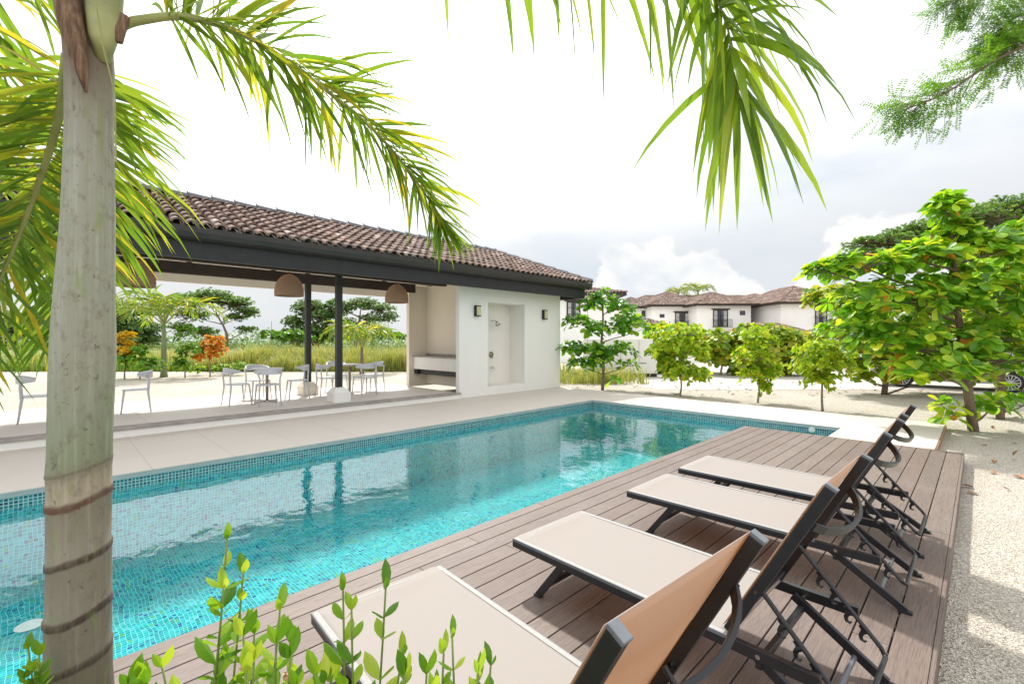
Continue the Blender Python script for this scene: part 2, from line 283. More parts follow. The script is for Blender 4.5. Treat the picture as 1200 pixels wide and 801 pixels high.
# ------------------------------------------------------------------ mesh tools
class MB:
    def __init__(s): s.v=[];s.f=[];s.m=[];s.uv=None;s.c=None
    def add(s,vs,fs,mi=0):
        o=len(s.v); s.v.extend([tuple(v) for v in vs]); s.f.extend([tuple(i+o for i in f) for f in fs]); s.m.extend([mi]*len(fs))
    def box(s,x0,x1,y0,y1,z0,z1,mi=0,M_=None):
        vs=[Vector((x,y,z)) for z in (z0,z1) for x,y in ((x0,y0),(x1,y0),(x1,y1),(x0,y1))]
        if M_: vs=[M_@v for v in vs]
        s.add(vs,[(0,3,2,1),(4,5,6,7),(0,1,5,4),(1,2,6,5),(2,3,7,6),(3,0,4,7)],mi)
    def bar(s,a,b,w,h,mi=0,up=(0,0,1)):
        a=Vector(a);b=Vector(b);t=(b-a).normalized();u=Vector(up)
        sd_=t.cross(u)
        if sd_.length<1e-4: sd_=t.cross(Vector((1,0,0)))
        sd_.normalize(); u=sd_.cross(t).normalized()
        vs=[p+sd_*(i*w/2)+u*(j*h/2) for p in (a,b) for i,j in ((-1,-1),(1,-1),(1,1),(-1,1))]
        s.add(vs,[(0,3,2,1),(4,5,6,7),(0,1,5,4),(1,2,6,5),(2,3,7,6),(3,0,4,7)],mi)
    def tube(s,pts,rad,n=8,mi=0,cap=True):
        pts=[Vector(p) for p in pts]
        if not hasattr(rad,'__len__'): rad=[rad]*len(pts)
        vs=[];fs=[];ref=None
        for i,p in enumerate(pts):
            t=(pts[min(i+1,len(pts)-1)]-pts[max(i-1,0)]).normalized()
            if ref is None: ref=t.cross(Vector((0,0,1))) if abs(t.z)<.95 else t.cross(Vector((1,0,0)))
            ref=(ref-t*ref.dot(t)).normalized(); b=t.cross(ref)
            for k in range(n):
                a=2*math.pi*k/n; vs.append(p+(ref*math.cos(a)+b*math.sin(a))*rad[i])
        for i in range(len(pts)-1):
            for k in range(n):
                fs.append((i*n+k,i*n+(k+1)%n,(i+1)*n+(k+1)%n,(i+1)*n+k))
        if cap: fs.append(tuple(range(n-1,-1,-1))); fs.append(tuple((len(pts)-1)*n+k for k in range(n)))
        s.add(vs,fs,mi)
    def lathe(s,prof,n=24,c=(0,0,0),mi=0):
        vs=[];fs=[]
        for r,z in prof:
            for k in range(n):
                a=2*math.pi*k/n; vs.append((c[0]+r*math.cos(a),c[1]+r*math.sin(a),c[2]+z))
        for i in range(len(prof)-1):
            for k in range(n): fs.append((i*n+k,i*n+(k+1)%n,(i+1)*n+(k+1)%n,(i+1)*n+k))
        s.add(vs,fs,mi)
    def build(s,name,mats,parent=None,smooth=False,bevel=0.,loc=None):
        me=bpy.data.meshes.new(name)
        vs=s.v
        if loc is not None: vs=[(a-loc[0],b-loc[1],c-loc[2]) for a,b,c in vs]
        me.from_pydata(vs,[],s.f)
        if not isinstance(mats,(list,tuple)): mats=[mats]
        for m in mats: me.materials.append(M[m] if isinstance(m,str) else m)
        if len(mats)>1: me.polygons.foreach_set('material_index',s.m)
        if smooth: me.polygons.foreach_set('use_smooth',[True]*len(me.polygons))
        if s.c:
            ca=me.color_attributes.new('Col','FLOAT_COLOR','POINT'); ca.data.foreach_set('color',[x for c in s.c for x in (*c,1)])
        if s.uv:
            ul=me.uv_layers.new(name='UVMap')
            for lp in me.loops: ul.data[lp.index].uv=s.uv[lp.vertex_index]
        me.update(); o=bpy.data.objects.new(name,me); col.objects.link(o)
        if loc is not None: o.location=loc
        if parent: o.parent=parent
        if bevel:
            b=o.modifiers.new('bevel','BEVEL'); b.width=bevel; b.segments=2; b.limit_method='ANGLE'; b.angle_limit=.6
        return o
def tag(o,label=None,cat=None,group=None,kind=None):
    for k,v in (('label',label),('category',cat),('group',group),('kind',kind)):
        if v: o[k]=v
    return o
def empty(name,loc,label,cat,group=None,rz=0.):
    o=bpy.data.objects.new(name,None); col.objects.link(o); o.location=loc; o.rotation_euler=(0,0,rz); return tag(o,label,cat,group)
CH={}
def copy_tree(o,parent=None,kids=None):
    c=o.copy(); col.objects.link(c)
    if parent: c.parent=parent
    for ch in list(o.children): copy_tree(ch,c)
    return c
def struct(o): o['kind']='structure'; return o
def unlinked_parent(part,root):   # parts authored in world space
    part.parent=root; part.matrix_parent_inverse=Matrix.Translation(root.location).inverted(); return part
# ------------------------------------------------------------------ ground
def sheet(name,pts,z,mat,kind='structure'):
    b=MB(); b.add([(x,y,z) for x,y in pts],[tuple(range(len(pts)))]); o=b.build(name,mat); o['kind']=kind; return o
def plan(pts): return [tuple(L(l,d)[:2]) for l,d in pts]
POOL=[(-7.2,-8),(-2.95,-8),(-2.95,8.8),(-1.73,8.8),(-1.73,10.15),(-7.2,10.15)]
BX0,BX1,BY0,BY1=-7.4,-.5,-8.4,10.3   # hole under pool deck is covered by paving
g=MB()
def ring(b,x0,x1,y0,y1,X0,X1,Y0,Y1,z):
    for a in ((X0,x0,Y0,Y1),(x1,X1,Y0,Y1),(x0,x1,Y0,y0),(x0,x1,y1,Y1)):
        b.add([(a[0],a[2],z),(a[1],a[2],z),(a[1],a[3],z),(a[0],a[3],z)],[(0,1,2,3)])
ring(g,BX0,-1.6,BY0,BY1,-160,170,-60,230,-.12)
struct(g.build('gravel_ground','gravel'))
# pool basin
def uvwall(b,p,q,z0,z1):
    o=len(b.v); Ln=math.hypot(q[0]-p[0],q[1]-p[1]); s0=R()*3
    b.v+= [(p[0],p[1],z0),(q[0],q[1],z0),(q[0],q[1],z1),(p[0],p[1],z1)]; b.uv+=[(s0,z0),(s0+Ln,z0),(s0+Ln,z1),(s0,z1)]
    b.f.append((o,o+1,o+2,o+3)); b.m.append(0)
PD=-1.05; WZ=-.17
b=MB(); b.uv=[]
for i in range(len(POOL)): uvwall(b,POOL[i],POOL[(i+1)%len(POOL)],PD,-.20)
o_=len(b.v); b.v+=[(x,y,PD) for x,y in POOL]; b.uv+=[(x,y) for x,y in POOL]; b.f.append(tuple(range(o_,o_+len(POOL)))); b.m.append(0)
basin=struct(b.build('pool_basin','mosaic'))
b=MB(); b.uv=[]
for i in range(len(POOL)): uvwall(b,POOL[i],POOL[(i+1)%len(POOL)],-.20,-.05)
unl=b.build('pool_waterline','wline'); struct(unl)
b=MB(); b.add([(x,y,WZ) for x,y in POOL],[tuple(range(6))]); wt=b.build('pool_water','water'); struct(wt)
# paving round the pool, with the pale lip a little over the water
def slab(b,x0,x1,y0,y1,z0,z1,mi=0): b.box(x0,x1,y0,y1,z0,z1,mi)
b=MB()
b.box(-9.9,-7.206,-8,12.05,-.3,0); b.box(-7.206,-.46,10.156,12.05,-.3,-.0); b.box(-1.724,-.46,8.98,10.156,-.3,-.0); b.box(-7.206,-7.17,-8,10.12,-.012,0.0); b.box(-7.17,-1.724,10.12,10.156,-.012,0.); b.box(-1.76,-1.724,8.98,10.12,-.012,0.)
# nine centimetre vertical lips, kept as own material
lip=MB(); lip.box(-7.203,-7.176,-8,10.15,-.062,-.0125); lip.box(-7.176,-1.73,10.126,10.153,-.062,-.0125); lip.box(-1.754,-1.727,8.9,10.126,-.062,-.0125)
cp=struct(b.build('pool_paving','coping')); struct(lip.build('pool_edge','lip'))
b=MB(); b.box(-.462,-.44,8.98,12.05,-.125,-.012); b.box(-7.0,-.462,12.05,12.07,-.125,-.012); struct(b.build('paving_kerb',simple('rusty_kerb',(.28,.17,.09),.9,.3,8)))
# composite deck (boards are its surface)
b=MB(); DT=.022
nb=18; pitch=.1605; x=-.17
rows=[]
for i in range(nb):
    x1=-.17-i*pitch; x0=max(x1-.1525,-3.0)
    if x1<-2.95: break
    rows.append((x0,x1))
rng=random.Random(3)
for i,(x0,x1) in enumerate(rows):
    ys=.13 if x1<-1.9 else .78
    cuts=[ys]; y=ys+rng.uniform(.6,3.4)
    while y<8.3: cuts.append(y); y+=rng.uniform(2.6,4.2)
    if i==0: cuts=[ys,5.15]
    cuts.append(8.97)
    for a,c in zip(cuts,cuts[1:]):
        b.box(x0,x1,a+.0015,c-.0015,DT-.024,DT)
        for k in range(1): pass
dk=struct(b.build('composite_deck','deck',bevel=.0025))
b=MB(); b.box(-.168,-.148,.78,5.15,-.14,DT-.004); b.box(-.168,-.148,5.155,8.97,-.14,DT-.004); b.box(-3.0,-.15,8.972,8.99,-.02,DT-.004); b.box(-3.015,-3.0,.13,8.97,-.06,DT-.004)
b.box(-1.9,-.17,.762,.779,-.14,DT-.004); b.box(-3,-1.92,.112,.129,-.14,DT-.004)
struct(b.build('deck_fascia','deck',bevel=.002))
b=MB(); b.box(-2.94,-.19,.8,8.95,-.118,-.006); b.box(-2.94,-1.95,.15,.8,-.118,-.006); struct(b.build('deck_gap_shade','under'))  # solid near-black base, coloured as the shade seen between the boards
# pebbles showing in the deck joints
b=MB()
def peb(b,x,y,z,r):
    vs=[(x+r*U(.7,1.2)*dx,y+r*U(.7,1.2)*dy,z+r*.7*U(.7,1.1)*dz) for dx,dy,dz in ((1,0,0),(0,1,0),(-1,0,0),(0,-1,0),(0,0,1),(0,0,-.5))]
    b.add(vs,[(0,1,4),(1,2,4),(2,3,4),(3,0,4),(1,0,5),(2,1,5),(3,2,5),(0,3,5)])
for i in range(420):
    k=int(R()**2*7); x=-.17-k*pitch-.1578-.0; peb(b,x+U(-.001,.001),U(.9,8.9),DT-.012,.0035)
# loose stones on the gravel beside the deck
for i in range(9000):
    y=.6+11*R()**1.6; x=-.12+(2.6+y*.25)*R(); peb(b,x,y,-.118,U(.003,.009)*(1.0 if R()<.97 else 1.6))
st=b.build('loose_gravel_stones','stone'); tag(st,kind='stuff'); tag(st,'pale crushed gravel stones scattered beside the deck','gravel')
# planting bed soil
sheet('planting_bed',[(-2.94,-2.5),(3,-2.5),(3,.05),(-.1,.74),(-1.88,.74),(-1.93,.10),(-2.94,.10)],-.112,'soil')
# lawn and field beyond the gravel
sheet('field_ground',plan([(-160,24.5),(-3,24.5),(-3,60),(20,150),(-160,150)]),-.108,'field')
sheet('sea_water',plan([(-3000,165),(900,165),(900,4500),(-3000,4500)]),-4.,'seapl')
sheet('drive_surface',plan([(5,15.7),(30,15.7),(60,20),(60,24),(3.5,20.5)]),-.112,'conc')
sheet('path_surface',plan([(-4,20),(14,21.5),(20,30),(-2,27)]),-.114,'conc')
b=MB(); c=G(776,14.6,-.12); b.box(-.45,.45,-.3,.3,0,.035); o=b.build('drain_cover','cover'); o.location=c; o.rotation_euler=(0,0,.15); tag(o,'flat grey slab lying in gravel beyond the pool corner','slab')
# ------------------------------------------------------------------ roof tiles
def tile_slope(b,poly,e0,udir,vdir,mi=0,tw=.21,tl=.30,seg=5,jit=.012,rr=None):
    """poly: (u,v) outline in plane with origin e0, u along the eave, v up the slope"""
    nrm=udir.cross(vdir).normalized()
    if nrm.z<0: nrm=-nrm
    us=[p[0] for p in poly]; vs=[p[1] for p in poly]
    def inside(u,v):
        c=False; n=len(poly)
        for i in range(n):
            x1,y1=poly[i]; x2,y2=poly[(i+1)%n]
            if (y1>v)!=(y2>v) and u<(x2-x1)*(v-y1)/(y2-y1)+x1: c=not c
        return c
    u=min(us)+tw/2
    while u<max(us):
        v=min(vs)-.04
        while v<max(vs)-.05:
            if inside(u,v+tl*.55):
                r=tw*.40*U(.94,1.06); du=U(-jit,jit); yaw=U(-.05,.05); lift=U(0,.012)
                pts=[]
                for (vv,rad,hh) in ((v,r*1.08,.035+lift),(v+tl*1.18,r*.9,.004)):
                    for k in range(seg+1):
                        a=math.pi*k/seg
                        uu=u+du-math.cos(a)*rad+(vv-v)*yaw; h=math.sin(a)*rad*.92+hh
                        pts.append(e0+udir*uu+vdir*vv+nrm*h)
                # butt end thickness
                for k in range(seg+1):
                    a=math.pi*k/seg; uu=u+du-math.cos(a)*(r*.82); h=math.sin(a)*r*.70+.030+lift
                    pts.append(e0+udir*uu+vdir*(v+.004)+nrm*h)
                n=seg+1
                fs=[(k,k+1,n+k+1,n+k) for k in range(seg)]+[(2*n+k,2*n+k+1,k+1,k) for k in range(seg)]
                b.add(pts,fs,mi)
            v+=tl
        u+=tw
def hip_roof(name,x0,x1,y0,y1,z,rise,parent,mats=('tile','pan','slate'),Mx=None,tw=.21,tl=.3,hipx=(1,1),capm=2,seg=5,cap_r=.09,faces='NSEW',gable=False):
    """long axis along y; Mx maps local to world"""
    Mx=Mx or Matrix.Identity(4); b=MB()
    hw=(x1-x0)/2; xm=(x0+x1)/2
    long_y=(y1-y0)>=(x1-x0)
    if not long_y: hw=(y1-y0)/2
    if long_y:
        ra=Vector((xm,y0+(hw if hipx[0] else 0),z+rise)); rb=Vector((xm,y1-(hw if hipx[1] else 0),z+rise))
    else:
        ym=(y0+y1)/2; ra=Vector((x0+(hw if hipx[0] else 0),ym,z+rise)); rb=Vector((x1-(hw if hipx[1] else 0),ym,z+rise))
    A=Vector((x0,y0,z));B=Vector((x1,y0,z));C=Vector((x1,y1,z));D=Vector((x0,y1,z))
    if long_y: quads=[(B,C,rb,ra),(D,A,ra,rb),(A,B,ra),(C,D,rb)]
    else: quads=[(A,B,rb,ra),(C,D,ra,rb),(B,C,rb),(D,A,ra)]
    for q in quads:
        w_=[Mx@p for p in q]
        b.add(w_,[tuple(range(len(w_)))],1); b.add([p+Vector((0,0,-.06)) for p in w_],[tuple(reversed(range(len(w_))))],1)
        ud=(w_[1]-w_[0]).normalized(); nn=(w_[1]-w_[0]).cross(w_[2]-w_[0])
        if nn.length<1e-6: continue
        nn.normalize(); vd=nn.cross(ud)
        if vd.z<0: vd=-vd
        tile_slope(b,[((p-w_[0]).dot(ud),(p-w_[0]).dot(vd)) for p in w_],w_[0]+Vector((0,0,.004)),ud,vd,0,tw,tl,seg)
    def caps(p,q):
        p=Mx@p;q=Mx@q; n=max(1,int((q-p).length/.42)); d=(q-p)/n
        for i in range(n):
            a=p+d*i; c=p+d*(i+1.12); up=Vector((0,0,1)); s_=d.normalized().cross(up).normalized()
            pts=[]
            for e,rr in ((a,cap_r*1.1),(c,cap_r*.92)):
                for k in range(6):
                    t=math.pi*k/5; pts.append(e+s_*(math.cos(t)*rr*1.2)+up*(math.sin(t)*rr+.025+(.012 if e is a else 0)))
            b.add(pts,[(k,k+1,7+k,6+k) for k in range(5)]+[tuple(range(6))],capm)
    caps(ra,rb)
    ends=((A,ra),(B,ra),(C,rb),(D,rb)) if long_y else ((A,ra),(D,ra),(B,rb),(C,rb))
    for e,r in ends:
        if (e-r).length>.1: caps(e,r)
    o=b.build(name,list(mats)); 
    if parent: unlinked_parent(o,parent)
    return o
# ------------------------------------------------------------------ pavilion
pav=empty('pool_pavilion',(-11.4,3,0),'open pool pavilion with clay tile roof, dark steel columns and white shower wall','pavilion')
def part(b,name,mats,**kw): return unlinked_parent(b.build(name,mats,**kw),pav)
FX=-9.87
b=MB(); b.box(-13.9,FX,-9,7.86,-.12,.150); fl=part(b,'floor','pfloor')
b=MB(); b.box(FX+.001,FX+.018,-9,7.86,-.10,.110); part(b,'step_riser','white')
b=MB(); b.box(FX-.25,FX+.045,-9,7.86,.112,.154); part(b,'step_nosing','nosing',bevel=.006)
b=MB()
WX=-9.9
b.box(-10.05,WX,7.84,8.88,-.1,3.3)                     # front wall, left of the shower
b.box(-10.05,WX,10.40,12.12,-.1,3.3)                    # right of shower
b.box(-10.05,WX,8.88,10.40,-.1,.24); b.box(-10.05,WX,8.88,10.40,2.65,3.3)
b.box(-12.85,-10.57,12.0,12.117,-.1,3.3)
wallf=part(b,'wall','white',bevel=.006)
b=MB(); b.box(-10.62,-10.57,8.70,12.0,-.1,3.3); b.box(-10.57,-10.05,10.402,10.5,-.1,3.3); b.box(-10.57,-10.05,8.80,8.878,-.1,3.3); b.box(-10.57,-10.051,8.88,10.4,.10,.236); b.box(-10.57,-10.051,8.88,10.4,2.655,2.8); part(b,'shower_recess',plaster('recess_plaster',(.85,.81,.74)))
b=MB(); b.box(-12.7,-10.05,8.72,8.80,.15,3.3); b.box(-12.85,-12.70,8.05,12.0,.10,3.3); part(b,'wall','cream')
b=MB(); b.box(-12.69,-10.06,8.20,8.715,.66,1.03); ct=part(b,'counter','white',bevel=.005)
b=MB(); b.box(-12.69,-10.06,8.17,8.715,1.033,1.065); b.box(-12.69,-10.06,8.69,8.716,1.065,1.13); q=b.build('counter_top',simple('grey_stone_top',(.33,.30,.26),.5,.2,8),bevel=.003); q.parent=ct; pass
b=MB(); b.box(-12.66,-12.5,8.22,8.6,.5,.658); b.box(-12.5,-10.06,8.30,8.36,.50,.655); q=b.build('counter_bracket','black'); q.parent=ct; pass
# ceiling, beams, fascia, gutter
b=MB(); b.box(-13.55,-9.36,-9,12.6,3.34,3.38); part(b,'ceiling','ceil')
b=MB(); b.box(-13.62,-13.5,-9,12.6,2.96,3.34); part(b,'soffit','ceil')
b=MB(); b.box(-12.45,-12.32,-9,8.04,3.03,3.29); b.box(-10.57,-10.44,-9,7.83,3.06,3.30); 
for y in (-3.2,-.6,2.2,3.95,4.79,7.0): b.box(-12.42,-12.35,y-.05,y+.05,3.292,3.338)
part(b,'beam','brownbeam')
b=MB(); b.box(-9.36,-9.30,-9,12.62,2.95,3.36); b.box(-13.6,-9.30,12.62,12.68,2.95,3.36); fs=part(b,'fascia','fascia')
b=MB()
n=7; pr=[(-9.30+.0,3.24),(-9.21,3.24),(-9.14,3.28),(-9.11,3.36),(-9.10,3.45),(-9.12,3.455),(-9.30,3.44)]
def extr(b,prof,y0,y1):
    n=len(prof); b.add([(x,y,z) for y in (y0,y1) for x,z in prof],[(i,(i+1)%n,n+(i+1)%n,n+i) for i in range(n)]+[tuple(range(n)),tuple(range(2*n-1,n-1,-1))])
extr(b,pr,-9,12.85); b.box(-13.6,-9.11,12.68,12.84,3.25,3.45); part(b,'gutter','gutter')
hip_roof('roof',-13.75,-9.12,-9.3,12.86,3.44,1.02,pav,('tile','pan','slate'),tw=.205,tl=.29,seg=6,cap_r=.12)
cols=[]
for cx,cyy in ((-10.51,4.77),(-12.38,4.79),(-10.51,-.9),(-12.38,-.9),(-10.51,-6.2),(-12.38,-6.2)):
    b=MB(); b.box(cx-.065,cx+.065,cyy-.065,cyy+.065,.48,3.06 if cx>-11 else 3.03); c_=part(b,'column','black',bevel=.004)
    b=MB(); 
    def fr(z0,z1,a,c): b.add([(cx+sx*r,cyy+sy*r,z) for z,r in ((z0,a),(z1,c)) for sx,sy in ((-1,-1),(1,-1),(1,1),(-1,1))],[(0,3,2,1),(4,5,6,7),(0,1,5,4),(1,2,6,5),(2,3,7,6),(3,0,4,7)])
    fr(.15,.36,.20,.20); fr(.361,.485,.195,.11); q=b.build('column_base','white' if cx>-11 else 'cream',bevel=.006); q.parent=c_; pass
# rain chain rod at the roof corner
b=MB(); b.tube([(-9.2,12.7,3.25),(-9.2,12.7,0)],.008,6); part(b,'rain_chain','chrome')
# shower fittings
sh=empty('shower_set',(-10.57,9.6,.3),'chrome shower head, mixer and tap in white wall recess','shower')
b=MB(); b.tube([(-10.57,9.62,2.15),(-10.45,9.62,2.17),(-10.33,9.62,2.12)],.012,8); b.tube([(-10.34,9.62,2.13),(-10.27,9.62,2.03)],[.03,.085],16); unlinked_parent(b.build('shower_head','chrome',smooth=True),sh)
b=MB(); b.tube([(-10.57,9.60,1.12),(-10.55,9.60,1.12)],.09,20); b.tube([(-10.55,9.60,1.12),(-10.50,9.60,1.12)],.03,12); b.bar((-10.5,9.60,1.12),(-10.49,9.60,1.0),.02,.02); unlinked_parent(b.build('mixer_valve','chrome'),sh)
b=MB(); b.tube([(-10.57,9.60,.72),(-10.42,9.60,.72),(-10.40,9.60,.66)],.016,8); b.tube([(-10.47,9.60,.72),(-10.47,9.60,.77)],.02,8); unlinked_parent(b.build('foot_tap','chrome'),sh)
for i,(y,lb) in enumerate(((8.44,'small black framed wall lamp left of the shower recess'),(11.28,'small black framed wall lamp right of the shower recess'))):
    wl=empty('wall_lamp',(WX,y,2.38),lb,'wall lamp','wall lamps on the shower wall')
    b=MB(); b.box(.001,.03,-.085,.085,-.15,.15); b.box(.03,.11,-.085,.085,.125,.15); b.box(.03,.11,-.085,.085,-.15,-.125); b.box(.03,.11,-.085,-.07,-.124,.124); b.build('frame','black',wl)
    b=MB(); b.box(.031,.10,-.066,.082,-.122,.122); b.build('glass_shade','lampglass',wl)
# pendants
pgrp='wicker pendant lamps under the pavilion ceiling'
for i,(y,lb) in enumerate(((1.17,'wicker dome pendant half hidden behind the palm fronds'),(3.98,'wicker dome pendant hanging beside the steel columns'),(6.83,'wicker dome pendant hanging closest to the white nook wall'))):
    pl=empty('pendant_lamp',(-11.4,y,2.6),lb,'pendant lamp',pgrp)
    b=MB(); b.uv=[]
    prof=[(.315,0),(.318,.08),(.31,.18),(.285,.28),(.24,.37),(.17,.45),(.09,.50),(.02,.52)]
    b.lathe(prof,28); b.uv=[(k/28*4,z*2) for r,z in prof for k in range(28)]
    sh_=b.build('lamp_shade','wicker',pl,smooth=True); s_=sh_.modifiers.new('thick','SOLIDIFY'); s_.thickness=.012
    b=MB(); b.tube([(0,0,.52),(0,0,.74)],.006,6); b.tube([(0,0,.71),(0,0,.74)],.04,12); b.build('cord','black',pl)
# chairs and tables
def make_chair():
    r=empty('dining_chair',(0,0,0),'x','chair')
    b=MB(); n=10
    # seat: rounded square slightly dished
    vs=[];N_=20
    for z in (.44,.462):
        for k in range(N_):
            a=2*math.pi*k/N_; c_,s_=math.cos(a),math.sin(a); e=.5
            vs.append((math.copysign(abs(c_)**e,c_)*.215,math.copysign(abs(s_)**e,s_)*.225,z))
    b.add(vs,[(k,(k+1)%N_,N_+(k+1)%N_,N_+k) for k in range(N_)]+[tuple(range(N_-1,-1,-1)),tuple(range(N_,2*N_))])
    b.build('seat','plastic',r)
    for sx in (-1,1):
        for sy in (-1,1):
            b=MB(); 
            if sx<0: b.tube([(-.235,sy*.22,0),(-.19,sy*.20,.40),(-.195,sy*.20,.46)],[.012,.019,.02],8)
            else: b.tube([(.225,sy*.22,0),(.18,sy*.19,.42),(.175,sy*.185,.45)],[.012,.019,.02],8)
            b.build('leg','plastic',r,smooth=True)
    b=MB()
    for sy in (-1,1): b.tube([(-.195,sy*.195,.45),(-.205,sy*.20,.60),(-.20,sy*.235,.72)],[.02,.017,.02],8)
    pts=[];hs=[]
    n=16; rows=[]
    for i in range(n+1):
        a=math.pi*(.5+i/n)  # wraps round the back
        x=-.02+math.cos(a)*.235; y=-math.sin(a)*.265; t=abs(i/n-.5)*2
        rows.append((x,y,.055*(1-t**2)+.018,.735+.02*(1-t)))
    vs=[]
    for x,y,h,z in rows:
        d=Vector((x+.02,y,0)).normalized()*.012
        for sg,zz in ((-1,-h),(1,-h),(1,h),(-1,h)): vs.append((x+d.x*sg,y+d.y*sg,z+zz))
    fs=[]
    for i in range(n):
        for k in range(4): fs.append((i*4+k,i*4+(k+1)%4,(i+1)*4+(k+1)%4,(i+1)*4+k))
    fs+= [(0,1,2,3),(n*4+3,n*4+2,n*4+1,n*4)]
    b.add(vs,fs); b.build('backrest','plastic',r,smooth=False)
    return r
def make_table():
    r=empty('cafe_table',(0,0,0),'x','table')
    b=MB(); b.lathe([(0,.745),(.34,.745),(.35,.752),(.35,.765),(.34,.772),(0,.772)],32); b.build('table_top','tabletop',r)
    b=MB(); b.tube([(0,0,.03),(0,0,.745)],.032,12); b.lathe([(.12,.742),(.03,.70)],12); b.build('pedestal','tmetal',r)
    b=MB(); 
    for k in range(4):
        a=math.pi/4+k*math.pi/2; b.bar((0,0,.03),(math.cos(a)*.29,math.sin(a)*.29,.015),.055,.02); b.tube([(math.cos(a)*.28,math.sin(a)*.28,0),(math.cos(a)*.28,math.sin(a)*.28,.014)],.022,8)
    b.build('base','tmetal',r); return r
ch0=make_chair(); tb0=make_table(); usedc=usedt=False
PI=math.pi
tables=[((-11.75,.55),'small round cafe table partly behind the palm trunk'),((-11.66,3.58),'small round cafe table with pedestal between the four nearest white chairs'),((-12.0,5.75),'small round cafe table behind the front steel column')]
for i,((x,y),lb) in enumerate(tables):
    t=tb0 if i==0 else copy_tree(tb0); t.location=(x,y,.15); t.rotation_euler=(0,0,.2+i); t['label']=lb; t['group']='round cafe tables in the pavilion'
# chairs: (x,y,heading of the front, label)
chs=[(-11.62,2.95,PI/2+.1,'pale grey plastic chair on the left side of the middle cafe table'),
(-11.02,3.40,PI-.1,'pale grey plastic chair with its back to the pool at the middle table'),
(-11.72,4.28,-PI/2-.15,'pale grey plastic chair between the middle table and the rear column'),
(-12.38,3.60,0.1,'pale grey plastic chair on the far side of the middle cafe table'),
(-11.88,5.08,PI/2-.1,'pale grey plastic chair just left of the front steel column'),
(-11.38,5.85,PI+.1,'pale grey plastic chair just right of the front steel column'),
(-12.0,6.45,-PI/2,'pale grey plastic chair nearest the white nook wall'),
(-12.68,5.7,0,'pale grey plastic chair farthest back behind the two columns'),
(-11.85,1.22,-PI/2-.1,'lone pale grey plastic chair seen just right of the palm trunk'),
(-11.1,.5,PI,'pale grey plastic chair behind the drooping left fronds'),
(-11.7,-.15,PI/2,'pale grey plastic chair farthest left behind the fronds')]
for i,(x,y,a,lb) in enumerate(chs):
    c=ch0 if i==0 else copy_tree(ch0); c.location=(x,y,.15); c.rotation_euler=(0,0,a); c['label']=lb; c['group']='plastic chairs round the cafe tables'
